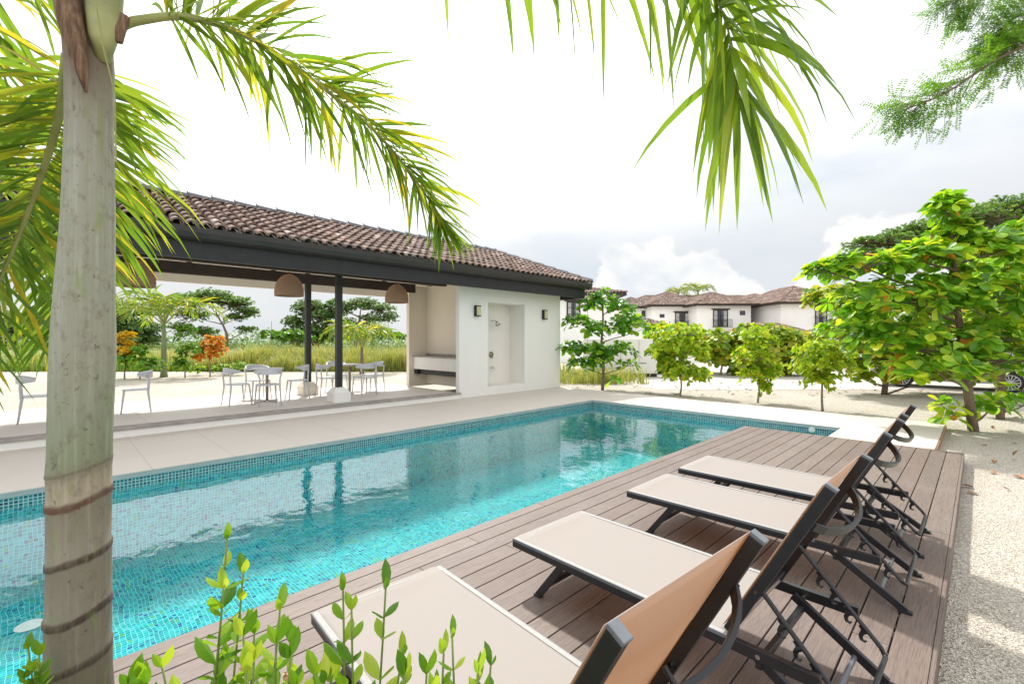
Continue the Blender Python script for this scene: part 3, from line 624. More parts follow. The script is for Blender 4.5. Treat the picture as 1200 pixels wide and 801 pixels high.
# ------------------------------------------------------------------ sun loungers
def make_lounger():
    r=empty('sun_lounger',(0,0,0),'x','sun lounger'); LN=1.69
    b=MB()
    for s in (-1,1): b.box(0,LN,s*.335-.014,s*.335+.014,.248,.298)
    b.box(0,.03,-.321,.321,.25,.29); b.box(1.25,1.28,-.321,.321,.25,.28); b.box(1.45,1.475,-.321,.321,.20,.235)
    b.build('frame','alu',r,bevel=.003)
    # seat sling wrapped over the rails, slightly sagging
    b=MB(); nx,ny=20,14; vs=[];top=[]
    for i in range(nx+1):
        x=.008+1.35*i/nx
        for j in range(ny+1):
            y=-.348+.696*j/ny; e=abs(y)/.348; sag=.016*(1-e**3)*min(1,i/2.)*min(1,(nx-i)/1.) ; z=.303-sag-(.006 if e>.985 else 0); vs.append((x,y,z))
    fs=[(i*(ny+1)+j,(i+1)*(ny+1)+j,(i+1)*(ny+1)+j+1,i*(ny+1)+j+1) for i in range(nx) for j in range(ny)]
    b.add(vs,fs); sl_=b.build('seat_sling','sling',r,smooth=True); s_=sl_.modifiers.new('t','SOLIDIFY'); s_.thickness=.004; s_.offset=1
    for s in (-1,1):
        b=MB(); b.box(.006,1.36,s*.3505-.0015,s*.3505+.0015,.288,.3035); b.build('sling_edge','alulight',sl_)
    for s in (-1,1):
        b=MB(); b.bar((.40,s*.318,.262),(.20,s*.318,.006),.024,.042); b.box(.175,.225,s*.318-.018,s*.318+.018,0,.014); b.build('leg','alu',r,bevel=.002)
        b=MB(); b.bar((1.42,s*.300,.262),(1.80,s*.300,.012),.024,.042); b.box(1.77,1.83,s*.30-.018,s*.30+.018,0,.016); b.build('leg','alu',r,bevel=.002)
    for s in (-1,1):
        b=MB(); b.box(.012,1.33,min(s*.322,s*.3485),max(s*.322,s*.3485),.3005,.3045); b.build('hem','sling_hem',sl_,bevel=.002)
    b=MB(); b.box(.009,.040,-.318,.318,.2995,.3045); b.build('hem','sling_hem',sl_,bevel=.002)
    b=MB(); b.bar((.27,-.306,.10),(.27,.306,.10),.02,.03); b.build('stretcher','alu',r); b=MB(); b.tube([(1.68,-.29,.075),(1.68,.29,.075)],.012,8); b.build('stretcher','alulight',r)
    # backrest
    p0=Vector((1.345,0,.315)); p1=Vector((1.72,0,1.015)); t=(p1-p0).normalized(); nb=Vector((t.z,0,-t.x))  # nb points to the rear
    fr_=MB()
    for s in (-1,1):
        fr_.bar(p0+Vector((0,s*.325,0)),p1+Vector((0,s*.325,0)),.028,.042,up=nb)
    fr_.bar(p0+t*.05+Vector((0,-.31,0)),p0+t*.05+Vector((0,.31,0)),.03,.02,up=nb)
    br=fr_.build('backrest_frame','alu',r,bevel=.003)
    for s in (-1,1):
        b=MB(); b.bar(p1+Vector((0,s*.325,0)),p1+t*.012+Vector((0,s*.325,0)),.031,.045,up=nb); b.build('end_cap','alulight',br,bevel=.002)
    b=MB(); vs=[];nx,ny=16,12; Lb=(p1-p0).length-.015
    for i in range(nx+1):
        for j in range(ny+1):
            y=-.335+.67*j/ny; e=abs(y)/.335; sag=.024*(1-e**2)*math.sin(math.pi*min(1,max(.05,i/nx)))
            vs.append(p0+t*(.01+(Lb)*i/nx)-nb*(.028-sag)+Vector((0,y,0)))
    b.add(vs,[(i*(ny+1)+j,(i+1)*(ny+1)+j,(i+1)*(ny+1)+j+1,i*(ny+1)+j+1) for i in range(nx) for j in range(ny)])
    sb=b.build('back_sling','sling',r,smooth=True); s_=sb.modifiers.new('t','SOLIDIFY'); s_.thickness=.003
    # bowed bar
    b=MB(); q=p0+t*(.80*Lb); n=14; prev=None
    vs=[]
    for i in range(n+1):
        y=-.318+.636*i/n; bow=.095*(1-(y/.318)**2)**.75+.020; c=q+nb*bow+Vector((0,y,0))-t*(bow*.1)
        for a_,h_ in ((-.005,-.018),(.005,-.018),(.005,.018),(-.005,.018)): vs.append(c+nb*a_*1.6+t*h_)
    fs=[(i*4+k,i*4+(k+1)%4,(i+1)*4+(k+1)%4,(i+1)*4+k) for i in range(n) for k in range(4)]+[(0,1,2,3),(n*4+3,n*4+2,n*4+1,n*4)]
    b.add(vs,fs); b.build('bowed_bar','alu',br,smooth=False,bevel=.002)
    # notched support arms joined by a U bar
    b=MB(); a0=Vector((1.45,0,.53)); a1=Vector((1.78,0,.17)); ad_=(a1-a0).normalized(); an=Vector((ad_.z,0,-ad_.x)) 
    if an.x>0: an=-an
    path=[]
    for s in (-1,1): b.tube([a0+Vector((0,s*.285,0)),a1+Vector((0,s*.285,0))],.0105,8)
    b.tube([a1+Vector((0,-.285,0)),a1+ad_*.03+Vector((0,-.26,0)),a1+ad_*.03+Vector((0,.26,0)),a1+Vector((0,.285,0))],.0105,8)
    for s in (-1,1):
        for k in range(4):
            c=a0+ad_*(.16+.085*k)+Vector((0,s*.285,0))
            # hook plate: stem then curl
            pts=[c,c+an*.022-ad_*.002,c+an*.040+ad_*.006,c+an*.050+ad_*.022,c+an*.044+ad_*.034,c+an*.034+ad_*.034]
            b.tube(pts,[.013,.012,.010,.008,.006,.003],6)
            b.bar(c-ad_*.03+an*.008,c+ad_*.01+an*.012,.008,.02,up=an)
    b.build('support_arm','alu',r)
    for s in (-1,1):
        b=MB(); b.tube([(1.47,s*.352,.27),(1.47,s*.30,.27)],.010,10); b.build('bolt','chrome',r)
        b=MB(); b.tube([(1.46,s*.345,.53),(1.46,s*.30,.53)],.008,10); b.build('bolt','chrome',r)
    return r
lg=make_lounger(); grp='sun loungers in a row on the deck'
for i,(x,y,rz,lb) in enumerate(((-2.18,1.215,-.070,'nearest sun lounger, its golden back turned to the camera, behind the green shrubs'),
 (-2.105,2.455,-.026,'second sun lounger from the camera, its raised black side post nearest the picture centre'),
 (-2.10,3.80,.0,'third sun lounger from the camera, standing between the second and the farthest'),
 (-2.11,4.77,.0,'farthest sun lounger on the deck, closest to the open paving'))):
    o=lg if i==0 else copy_tree(lg); o.location=(x,y,DT); o.rotation_euler=(0,0,rz); o['label']=lb; o['group']=grp
# ------------------------------------------------------------------ leaves
LEAF={'obov':[(0,.03),(.18,.13),(.42,.30),(.68,.47),(.86,.43),(.97,.20),(1,0)],
 'ell':[(0,.02),(.25,.30),(.5,.40),(.75,.30),(1,0)],'small':[(0,.05),(.5,.42),(1,0)]}
def leaf(b,p,d,up,ln,kind='obov',droop=.25,fold=.18,mi=0,wid=1.):
    d=d.normalized(); s=d.cross(up)
    if s.length<1e-3: s=d.cross(Vector((1,.2,0)))
    s.normalize(); n=s.cross(d).normalized(); vs=[];prof=LEAF[kind]
    for t,w_ in prof:
        c=p+d*(ln*t)-Vector((0,0,droop*ln*t*t)); ww=w_*ln*wid
        if w_<=0 : vs.append(c)
        else: vs+= [c-s*ww+n*ww*fold,c,c+s*ww+n*ww*fold]
    fs=[];k=len(prof)
    for i in range(k-2):
        a=i*3; fs+=[(a,a+1,a+4,a+3),(a+1,a+2,a+5,a+4)]
    a=(k-2)*3; fs+=[(a,a+1,a+3),(a+1,a+2,a+3)]
    b.add(vs,fs,mi)
def rvec():
    while True:
        v=Vector((U(-1,1),U(-1,1),U(-1,1)))
        if .05<v.length<1: return v.normalized()
def rosette(b,p,axis,ln,n,kind='obov',spread=1.0,mi=0,droop=.25,wid=1.):
    axis=axis.normalized(); a=axis.cross(Vector((.3,.5,.1))).normalized(); c=axis.cross(a)
    ph=U(0,6.28)
    for k in range(n):
        t=ph+k*2.4; el_=(U(.15,.75) if kind!='obov' else U(.3,1.0))*spread
        d=axis*math.cos(1.45*el_+.35)+ (a*math.cos(t)+c*math.sin(t))*math.sin(1.45*el_+.35)
        leaf(b,p+d*ln*.06+axis*U(-.05,.05)*ln,d,axis+rvec()*.25,ln*U(.65,1.1),kind,droop*U(.3,1.6),U(.05,.35),mi,wid)
def tree(name,label,cat,base,trunk,clusters,leafm,barkm,lsize,density,kind='obov',group=None,tr=.07,up=.6,nleaf=8,flat=False,twig=.010,droop=.25,wid=1.,shell=.45,spread=1.,limbs=True):
    """trunk: points of the stem; clusters: (centre, rx, ry, rz, weight). Leaves gather in rosettes at the twig ends."""
    r=empty(name,base,label,cat,group); tb=MB(); cb=MB(); tb.tube([Vector(p) for p in trunk],[tr*(1-.55*i/(len(trunk)-1)) for i in range(len(trunk))],10)
    tp=[Vector(p) for p in trunk]
    for (c,rx,ry,rz,wt) in clusters:
        c=Vector(c)
        # limb from the trunk, leaving it below the cluster
        zt=c.z-max(.1,.35*(Vector((c.x,c.y,0))-Vector((tp[-1].x,tp[-1].y,0))).length)
        best=min(((p.lerp(q,k/6)) for p,q in zip(tp,tp[1:]) for k in range(7)),key=lambda s: abs(s.z-zt))
        mid=(best+c)/2+Vector((U(-.1,.1)*rx,U(-.1,.1)*rx,-.08*rz))
        if limbs: tb.tube([best,best.lerp(mid,.5)+Vector((0,0,.02)),mid,c],[tr*.38,tr*.32,tr*.25,tr*.14],6)
        n=int(density*wt)
        for i in range(n):
            v=rvec(); 
            if v.z<0 and R()<.55: v.z=-v.z
            rad=shell+(1-shell)*R()**.5
            rad*=U(.8,1.08)
            p=c+Vector((v.x*rx*rad,v.y*ry*rad,v.z*rz*rad))
            ax=(Vector((v.x,v.y,v.z*.5))*(1-up)+Vector((0,0,1))*up+rvec()*.25).normalized()
            if R()<.5: tb.tube([c+(p-c)*.15+Vector((0,0,-.05*rz)),c.lerp(p,.6)+Vector((0,0,-.06*rz)),p],[twig,twig*.8,twig*.5],4,cap=False)
            rosette(cb,p,ax,lsize,nleaf,kind,spread,0,droop,wid)
    unlinked_parent(tb.build('trunk',barkm,smooth=True),r); unlinked_parent(cb.build('crown',leafm),r); return r
def cl(px,py,rx,ry,d,dep=None,wt=1.):
    """cluster from a place in the picture at distance d: radii in picture pixels"""
    k=d/F; c=P(px,py,d); return (c,rx*k,(dep if dep else rx)*k,ry*k,wt)
# --- sea almond trees
AG='almond trees planted in the gravel'
def trunkpts(px,py,d,topx,topy,wob=.06,n=5,z0=-.14):
    a=G(px,d,z0); t=P(topx,topy,d); return [a.lerp(t,i/(n-1))+Vector((U(-wob,wob),U(-wob,wob),0))*(1 if 0<i<n-1 else 0) for i in range(n)]
d=8.7
tree('almond_tree','large bushy almond tree with broad glossy leaves beside the deck corner','tree',G(1141,d),trunkpts(1141,505,d,1118,300),
 [cl(1108,248,15,20,d,wt=.7),cl(1122,275,24,16,d,wt=.8),cl(968,318,18,7,d,wt=.4),cl(1010,312,42,15,d,wt=1.6),cl(1075,305,42,22,d,wt=1.7),cl(1150,300,45,26,d,wt=2.2),cl(1195,285,40,30,d,wt=1.4),cl(1045,352,62,24,d,wt=2.2),cl(1130,350,60,28,d,wt=2.8),cl(1010,385,48,18,d+.5,wt=1.3),
  cl(1060,405,60,26,d,wt=2.0),cl(1150,400,60,28,d,wt=2.6),cl(1215,350,40,50,d,wt=1.8),cl(1095,432,50,12,d-.6,wt=1.1),cl(1180,422,45,16,d-.4,wt=1.2),cl(1255,400,40,40,d,wt=1.2),cl(1115,482,16,16,d+.1,wt=.25),cl(1160,480,16,14,d+.1,wt=.25)],
 'almond','bark',.25,23,group=AG,tr=.085,nleaf=9,wid=.66,droop=.25,up=.6)
d=9.97
tree('almond_tree','almond tree with thin twin trunk just behind the large one','tree',G(1172,d),trunkpts(1172,491,d,1180,300),
 [cl(1170,330,55,40,d,wt=2),cl(1215,300,50,40,d,wt=1.6),cl(1200,400,55,40,d,wt=2),cl(1175,470,14,18,d,wt=.3),cl(1200,475,20,10,d,wt=.3),cl(1240,350,40,60,d,wt=1.5)],'almond','bark',.25,23,group=AG,tr=.075,nleaf=8,wid=.68)
d=14.4
tree('almond_tree','yellow-tinged almond tree in front of the parked car wheel','tree',G(1036,d),trunkpts(1036,462,d,1040,350),
 [cl(985,350,38,16,d,wt=1.4),cl(1045,360,55,25,d,wt=2),cl(1000,395,45,22,d,wt=2),cl(1060,400,50,20,d,wt=2),cl(1024,425,40,16,d,wt=1.2),cl(1008,442,7,14,d,wt=.15),cl(1100,380,40,30,d,wt=1.2),cl(1095,428,45,14,d,wt=1.8),cl(1070,420,50,15,d-.5,wt=1.6),cl(1120,436,40,10,d,wt=1.2),cl(1060,438,14,8,d-.5,wt=.4)],'olive','bark',.26,44,group=AG,tr=.085,nleaf=8,wid=.75)
d=16.2
tree('almond_tree','almond tree at the right picture edge beside the rear car wheel','tree',G(1197,d),trunkpts(1197,472,d,1200,340),[cl(1200,380,50,40,d,wt=2.5),cl(1150,370,40,30,d,wt=1.5),cl(1250,370,50,50,d,wt=2),cl(1200,430,45,14,d,wt=1)],'olive','bark',.26,36,group=AG,tr=.09)
d=15.6
tree('almond_tree','slim young almond tree with layered dark green branches by the shower wall','tree',G(706,d),trunkpts(706,457,d,706,345,.04),
 [cl(706,352,17,11,d,wt=1.0),cl(690,358,13,7,d,wt=.4),cl(726,360,16,7,d,wt=.5),cl(676,379,16,9,d,wt=.9),cl(698,385,16,8,d,wt=.8),cl(732,378,22,11,d,wt=1.2),cl(756,385,10,6,d,wt=.3),cl(673,408,15,8,d,wt=.8),cl(695,412,18,9,d,wt=1.0),cl(726,412,20,9,d,wt=1.1),cl(680,428,17,8,d,wt=.9),cl(703,422,16,8,d,wt=.7),cl(737,428,11,5,d,wt=.3),cl(716,444,6,4,d,wt=.12)],
 'almonddark','bark',.26,21,group=AG,tr=.055,nleaf=7,twig=.012,wid=.7)
BG='young lime green trees in the gravel'
def bushtree(px,py,d,label,cls,m='lime',sz=.13,dens=95,multi=True,name='young_tree'):
    base=G(px,d); r=tree(name,label,'tree',base,trunkpts(px,py,d,px+2,py-50*14/d,.03),[cl(*c[:4],d,wt=c[4]) for c in cls],m,'barkpale',sz,dens,kind='ell',group=BG,tr=.028,nleaf=6,up=.35,twig=.006,droop=.2,shell=.25,wid=.85)
    return r
bushtree(797,464,14.0,'lime green young tree with forked stem left of the other two young trees',[(796,392,34,14,1.3),(780,412,22,13,.9),(808,412,25,16,1.0),(795,436,28,13,1.1),(818,438,15,8,.4),(782,425,12,10,.4)],sz=.15)
bushtree(888,472,12.5,'narrow lime green young tree between two wider ones',[(886,398,22,16,1.0),(882,420,24,15,1.0),(898,436,20,14,.9),(884,442,16,12,.6),(897,456,8,8,.2)],sz=.13)
bushtree(964,482,11.1,'round lime green young tree nearest the pool deck',[(957,412,28,14,1.2),(950,430,26,14,1.0),(975,430,26,15,1.0),(962,446,22,10,.7),(985,418,16,12,.5)],sz=.12)
for k,(px,py,dd,lb,cls,m) in enumerate([
 (790,440,24,'wide yellow green bush in front of the white house door',[(775,395,22,16,1.2),(800,402,26,18,1.4),(760,425,14,12,.6),(830,410,18,16,1.0)],'olive'),
 (845,440,22,'yellow green bush left of the porch roof',[(838,405,20,18,1.2),(858,415,18,18,1.0),(868,432,14,10,.5)],'olive'),
 (905,446,22,'tall yellow green bush in front of the terracotta porch roof',[(880,392,22,12,1.0),(905,396,26,14,1.4),(925,402,22,16,1.1),(900,418,34,16,1.6),(930,425,20,12,.8)],'olive'),
 (735,434,23,'low dark green shrub between white box and young tree',[(765,418,8,16,.5),(780,428,10,10,.4)],'almonddark')]):
    tree('background_bush',lb,'bush',G(px,dd),trunkpts(px,py,dd,px,py-22,.05),[cl(*c[:4],dd,wt=c[4]) for c in cls],m,'barkpale',.30,90,kind='obov',group='yellow green bushes before the houses',tr=.06,nleaf=7,up=.4,shell=.3)
# --- large spreading trees behind
tree('rain_tree','huge flat crowned tree rising behind the almond trees','tree',G(1150,36),[G(1150,36),P(1150,380,36),P(1140,330,36),P(1120,290,36)],
 [cl(1040,285,45,9,36,wt=1.6),cl(1085,272,45,12,36,wt=1.8),cl(1130,262,50,16,36,wt=2.4),cl(1180,250,50,18,36,wt=2.6),cl(1010,300,25,8,36,wt=.6),cl(1060,300,50,10,36,wt=1.3),cl(1005,345,25,14,34,wt=1),cl(1000,372,26,18,34,wt=1.2),cl(1230,260,50,30,36,wt=2),cl(1150,300,70,24,36,wt=2)],'rain','bark',.26,260,kind='small',group='spreading trees far behind',tr=.35,nleaf=6,up=.7,shell=.2,twig=.03)
tree('rain_tree','wide umbrella shaped tree beyond the grass, seen under the wicker lamp','tree',G(265,52),[G(265,52),P(266,392,52),P(262,382,52),P(255,370,52)],
 [cl(222,354,18,11,52,wt=1.0),cl(248,350,26,12,52,wt=1.6),cl(275,356,22,10,52,wt=1.2),cl(292,366,13,7,52,wt=.5),cl(225,370,20,9,52,wt=.7),cl(278,372,14,6,52,wt=.3),cl(290,386,12,5,52,wt=.3),cl(212,385,16,9,52,wt=.5),cl(240,390,16,8,52,wt=.5)],'rain','bark',.24,330,kind='small',group='spreading trees far behind',tr=.17,nleaf=6,up=.7,shell=.2,twig=.04)
tree('rain_tree','dark dense tree beyond the grass at the left, near the first lamp','tree',G(152,46),[G(152,46),P(152,385,46),P(150,370,46)],
 [cl(148,368,26,16,46,wt=2),cl(128,385,28,18,46,wt=2),cl(170,388,20,14,46,wt=1.6),cl(150,400,40,10,46,wt=1.4),cl(110,380,25,20,46,wt=1.5),cl(60,385,40,20,46,wt=2),cl(10,385,40,22,46,wt=2)],'raindark','bark',.26,280,kind='small',group='spreading trees far behind',tr=.3,nleaf=6,up=.5,shell=.2,twig=.04)
tree('rain_tree','dark round crowned tree behind the rear steel column','tree',G(372,44),[G(372,44),P(371,395,44),P(368,380,44)],
 [cl(355,398,30,10,44,wt=1.4),cl(385,392,18,10,44,wt=.8),cl(362,362,20,12,44,wt=1.6),cl(345,378,14,8,44,wt=.8),cl(378,372,18,14,44,wt=1.3),cl(365,388,22,8,44,wt=.9),cl(338,390,10,5,44,wt=.3),cl(392,360,14,10,44,wt=.9)],'raindark','bark',.24,260,kind='small',group='spreading trees far behind',tr=.25,nleaf=6,up=.5,shell=.2,twig=.03)
tree('rain_tree','open branched tree with thin foliage behind the small palm','tree',G(418,40),[G(418,40),P(417,400,40),P(419,385,40),P(422,372,40)],
 [cl(400,392,16,10,40,wt=.6),cl(445,392,18,9,40,wt=.5),cl(405,362,14,10,40,wt=.6),cl(425,356,20,8,40,wt=.9),cl(445,362,20,8,40,wt=.8),cl(458,372,12,7,40,wt=.4),cl(435,375,20,8,40,wt=.5),cl(410,380,12,8,40,wt=.4)],'raindark','bark',.18,300,kind='small',group='spreading trees far behind',tr=.2,nleaf=5,up=.5,shell=.1,twig=.03)
# --- garden shrubs seen through the pavilion
def shrub(px,py,d,label,cls,m,sz=.16,dens=34,name='garden_shrub',grp_='garden shrubs along the gravel'):
    return tree(name,label,'shrub',G(px,d),trunkpts(px,py,d,px,py-24,.03),[cl(*c[:4],d,wt=c[4]) for c in cls],m,'bark',sz,dens,kind='ell',group=grp_,tr=.03,nleaf=7,up=.5,shell=.2)
shrub(246,438,21,'croton shrub with bright orange leaves',[(245,402,9,9,.8),(252,412,11,9,.9),(236,418,10,7,.6),(256,400,6,6,.3)],'orange',.2)
shrub(146,436,20,'croton shrub with bright yellow leaves beside the palm trunk',[(144,398,12,12,1),(150,412,10,8,.8),(138,415,10,8,.6)],'yellow',.22)
shrub(164,440,20,'dark green leafy shrub below the yellow croton',[(152,424,16,10,1.2),(174,428,14,9,1),(160,412,10,8,.5)],'almonddark',.2)
shrub(217,440,20.5,'tall loose green shrub right of the slim palm',[(218,392,12,14,.8),(222,412,14,12,1),(212,428,10,9,.7)],'feather',.18)
shrub(268,440,22,'low green shrub below the tall grass',[(262,432,12,6,.6),(280,430,14,7,.7),(232,433,8,6,.4)],'shrub',.16)
for px,py,lb in ((318,392,'small light green sapling in the grass beyond the first column'),(345,392,'small sapling left of the rear column beyond the grass'),(455,392,'faint small bush far beyond the grass near the nook wall')):
    shrub(px,400,32,lb,[(px,py,16,5,.9),(px+12,py+3,12,4,.5)],'feather',.26,50,grp_='small bushes beyond the grass')
# ------------------------------------------------------------------ palms
def spline(pts,n):
    pts=[Vector(p) for p in pts]; P_=[pts[0]*2-pts[1]]+pts+[pts[-1]*2-pts[-2]]; out=[]
    m=len(pts)-1
    for i in range(n+1):
        u=i/n*m; k=min(int(u),m-1); t=u-k; a,b_,c,d_=P_[k:k+4]
        out.append(.5*((2*b_)+(c-a)*t+(2*a-5*b_+4*c-d_)*t*t+(3*b_-a-3*c+d_)*t**3))
    return out
def frond(b,pts,n,ln,wd,start=.2,rr=.014,droop=.5,plum=.5,ang=(65,28),seg=5,mi=(0,1),tipf=.45,basef=.6,up=None,jit=.18):
    sp=spline(pts,48); N_=len(sp)-1
    b.tube(sp,[rr*(1-.85*i/N_) for i in range(N_+1)],7,mi[1])
    for k in range(n):
        t=start+(1-start)*(k+U(-.3,.3))/n; t=min(max(t,0),.999); i=int(t*N_); p=sp[i].lerp(sp[min(i+1,N_)],t*N_-i)
        T=(sp[min(i+1,N_)]-sp[max(i-1,0)]).normalized(); Z=up or Vector((0,0,1)); S=T.cross(Z)
        if S.length<.2: S=T.cross(FW)
        S.normalize(); Up=S.cross(T).normalized(); u=(t-start)/(1-start)
        prof=(basef+(1-basef)*min(1,u/.25))*(1-(1-tipf)*max(0,(u-.45)/.55)**1.3)
        for sgn in (-1,1):
            a=math.radians(ang[0]+(ang[1]-ang[0])*u+U(-9,9)); be=U(-plum,plum)*1.2+.1
            d=T*math.cos(a)+(S*sgn*math.cos(be)+Up*math.sin(be))*math.sin(a)
            d=(d+rvec()*jit).normalized(); l=ln*prof*U(.78,1.12); w_=wd*U(.75,1.15)*(.6+.4*prof); q=p.copy(); st_=l/seg
            wv=d.cross(Up+rvec()*.7).normalized(); vs=[]; dr=droop*U(.5,1.6)
            for s_ in range(seg+1):
                f=s_/seg; ww=w_*(.35+.65*min(1,f/.25))*(1-max(0,(f-.35)/.65)**1.6)*.5
                side=(wv-d*wv.dot(d)).normalized(); nn=side.cross(d)
                if s_<seg: vs+=[q-side*ww+nn*ww*.35,q.copy(),q+side*ww+nn*ww*.35]
                else: vs+=[q.copy()]
                q=q+d*st_; d=(d+Vector((0,0,-dr*(.35+f)/seg*1.6))+rvec()*.03).normalized()
            fs=[]
            for s_ in range(seg-1): o=s_*3; fs+=[(o,o+1,o+4,o+3),(o+1,o+2,o+5,o+4)]
            o=(seg-1)*3; fs+=[(o,o+1,o+3),(o+1,o+2,o+3)]
            b.add(vs,fs,mi[0])
palm=empty('foreground_palm',(-1.7,.02,-.12),'tall ringed palm with smooth grey green crownshaft close to the camera','palm tree')
D=1.25
# silhouettes of the trunk: (picture height, left edge, right edge, colour)
pr=[(-.12,None)]
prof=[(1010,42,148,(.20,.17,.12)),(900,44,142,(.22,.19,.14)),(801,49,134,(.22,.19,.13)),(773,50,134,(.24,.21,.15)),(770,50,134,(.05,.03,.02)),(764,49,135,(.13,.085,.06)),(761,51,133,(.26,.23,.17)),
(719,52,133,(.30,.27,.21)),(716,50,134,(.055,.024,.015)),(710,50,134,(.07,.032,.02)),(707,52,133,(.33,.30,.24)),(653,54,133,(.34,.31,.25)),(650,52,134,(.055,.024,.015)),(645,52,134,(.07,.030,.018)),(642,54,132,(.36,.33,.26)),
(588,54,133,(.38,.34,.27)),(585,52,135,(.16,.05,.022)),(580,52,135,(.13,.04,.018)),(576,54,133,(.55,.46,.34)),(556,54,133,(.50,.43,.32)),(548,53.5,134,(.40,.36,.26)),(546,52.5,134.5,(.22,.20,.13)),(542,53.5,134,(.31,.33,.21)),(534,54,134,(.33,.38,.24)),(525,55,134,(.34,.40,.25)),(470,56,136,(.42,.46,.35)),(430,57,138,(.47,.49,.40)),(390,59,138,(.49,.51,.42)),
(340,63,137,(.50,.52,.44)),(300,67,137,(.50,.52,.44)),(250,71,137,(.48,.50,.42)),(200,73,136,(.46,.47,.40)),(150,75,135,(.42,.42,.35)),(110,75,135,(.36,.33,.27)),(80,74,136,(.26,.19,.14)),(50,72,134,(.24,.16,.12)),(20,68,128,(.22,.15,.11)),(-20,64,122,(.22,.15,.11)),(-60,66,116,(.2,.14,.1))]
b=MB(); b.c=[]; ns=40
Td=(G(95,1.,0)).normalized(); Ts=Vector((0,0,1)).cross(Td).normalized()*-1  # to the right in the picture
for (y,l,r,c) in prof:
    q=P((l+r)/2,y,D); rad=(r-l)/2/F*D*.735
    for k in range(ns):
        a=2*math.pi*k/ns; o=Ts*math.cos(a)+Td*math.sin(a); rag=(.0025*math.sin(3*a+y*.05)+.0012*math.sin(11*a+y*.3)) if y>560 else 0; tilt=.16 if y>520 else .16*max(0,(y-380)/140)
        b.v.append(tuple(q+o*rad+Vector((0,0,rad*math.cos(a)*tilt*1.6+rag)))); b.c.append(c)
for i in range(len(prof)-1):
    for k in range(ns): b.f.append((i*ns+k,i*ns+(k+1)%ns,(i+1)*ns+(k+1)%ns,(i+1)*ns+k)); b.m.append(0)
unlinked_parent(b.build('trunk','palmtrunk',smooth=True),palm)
# torn fibrous boot and the new leaf base at the top
b=MB(); b.tube([P(101,108,D-.072),P(96,84,D-.075),P(89,55,D-.07),P(83,25,D-.06),P(78,-10,D-.05),P(72,-60,D-.04)],[.004,.013,.022,.028,.031,.031],16); b.tube([P(140,50,D-.02),P(139,36,D-.02),P(146,20,D-.01)],[.008,.015,.014],10); unlinked_parent(b.build('leaf_boot','fibre',smooth=True),palm)
b=MB(); b.tube([P(120,72,D-.01),P(121,45,D-.03),P(122,20,D-.03),P(123,-5,D-.03),P(128,-60,D-.02)],[.016,.030,.037,.039,.038],16); unlinked_parent(b.build('leaf_base',simple('green_leaf_base',(.34,.36,.16),.5,.3,12),smooth=True),palm)
b=MB(); b.tube([P(108,-20,D-.11),P(122,60,D-.10),P(135,110,D-.08),P(136,190,D-.08)],.0016,4); unlinked_parent(b.build('hanging_fibre','rachis'),palm)
random.seed(21)
FR=[ # rachis points, leaflets, length, width, kwargs, material
 ([P(134,34,D),P(165,24,1.26),P(225,21,1.34),P(300,48,1.48),P(380,104,1.64),P(450,165,1.8),P(500,230,1.9),P(522,275,1.95)],150,.34,.017,dict(start=.22,rr=.014,droop=.55,plum=1.25,ang=(62,28),tipf=.5,jit=.25),'frond'),
 ([P(78,66,D),P(68,140,1.40),P(45,215,1.48),P(18,285,1.5),P(-20,370,1.5),P(-70,470,1.5)],130,.42,.017,dict(start=.03,rr=.013,droop=.5,plum=.6,ang=(75,35),basef=.8),'frond'),
 ([P(104,50,D+.1),P(100,120,1.5),P(98,210,1.75),P(85,300,1.9),P(60,400,1.95)],95,.44,.021,dict(start=.1,rr=.013,droop=.8,plum=.8,ang=(70,35)),'frond'),
 ([P(90,20,D+.05),P(40,-40,1.5),P(-30,0,1.7),P(-60,120,1.8),P(-70,260,1.8),P(-70,400,1.75)],110,.55,.022,dict(start=.2,rr=.014,droop=.6,plum=.9,ang=(70,40)),'frond'),
 ([P(118,-30,D),P(200,-190,1.35),P(380,-190,1.5),P(560,-130,1.55),P(720,-75,1.5),P(812,-40,1.42),P(850,25,1.36),P(866,115,1.32)],104,.48,.025,dict(start=.22,rr=.012,droop=1.1,plum=1.0,ang=(72,30),tipf=.9,jit=.30),'frondtop'),
 ([P(95,-40,D),P(60,-260,1.1),P(-100,-420,.9),P(-300,-400,.8)],40,.5,.03,dict(start=.2,rr=.014,droop=.8,plum=.6),'frond'),
]
for pts,n,ln,wd,kw,m in FR:
    b=MB(); frond(b,pts,n,ln,wd,**kw); unlinked_parent(b.build('frond',[m,'rachis'],smooth=True),palm)
def small_palm(px,py,d,cy_,label,hpx,nf,ln,grp_,trunkm='petiole',tr=.09,col_='frond',ang0=0,el0=(.15,1.1)):
    r=empty('small_palm',G(px,d),label,'palm tree',grp_); top=P(px,cy_,d)
    b=MB(); base=G(px,d); b.tube([base,base.lerp(top,.12),base.lerp(top,.5),top],[tr*1.4,tr*1.05,tr*.9,tr*.6],12); unlinked_parent(b.build('trunk',trunkm,smooth=True),r)
    for k in range(nf):
        a=ang0+2*math.pi*k/nf+U(-.2,.2); e=U(*el0); h=Vector((math.cos(a),math.sin(a),0)); l=ln*U(.8,1.1)
        p=[top+Vector((0,0,-.1)),top+h*l*.3*math.cos(e)+Vector((0,0,l*.3*math.sin(e)+.05)),top+h*l*.62*math.cos(e*.8)+Vector((0,0,l*.45*math.sin(e))),top+h*l*.9*math.cos(e*.6)+Vector((0,0,l*(.42*math.sin(e)-.22)))]
        b=MB(); frond(b,p,26,l*.30,l*.03,start=.2,rr=l*.012,droop=.7,plum=.4,seg=3); unlinked_parent(b.build('frond',[col_,'rachis']),r)
    return r
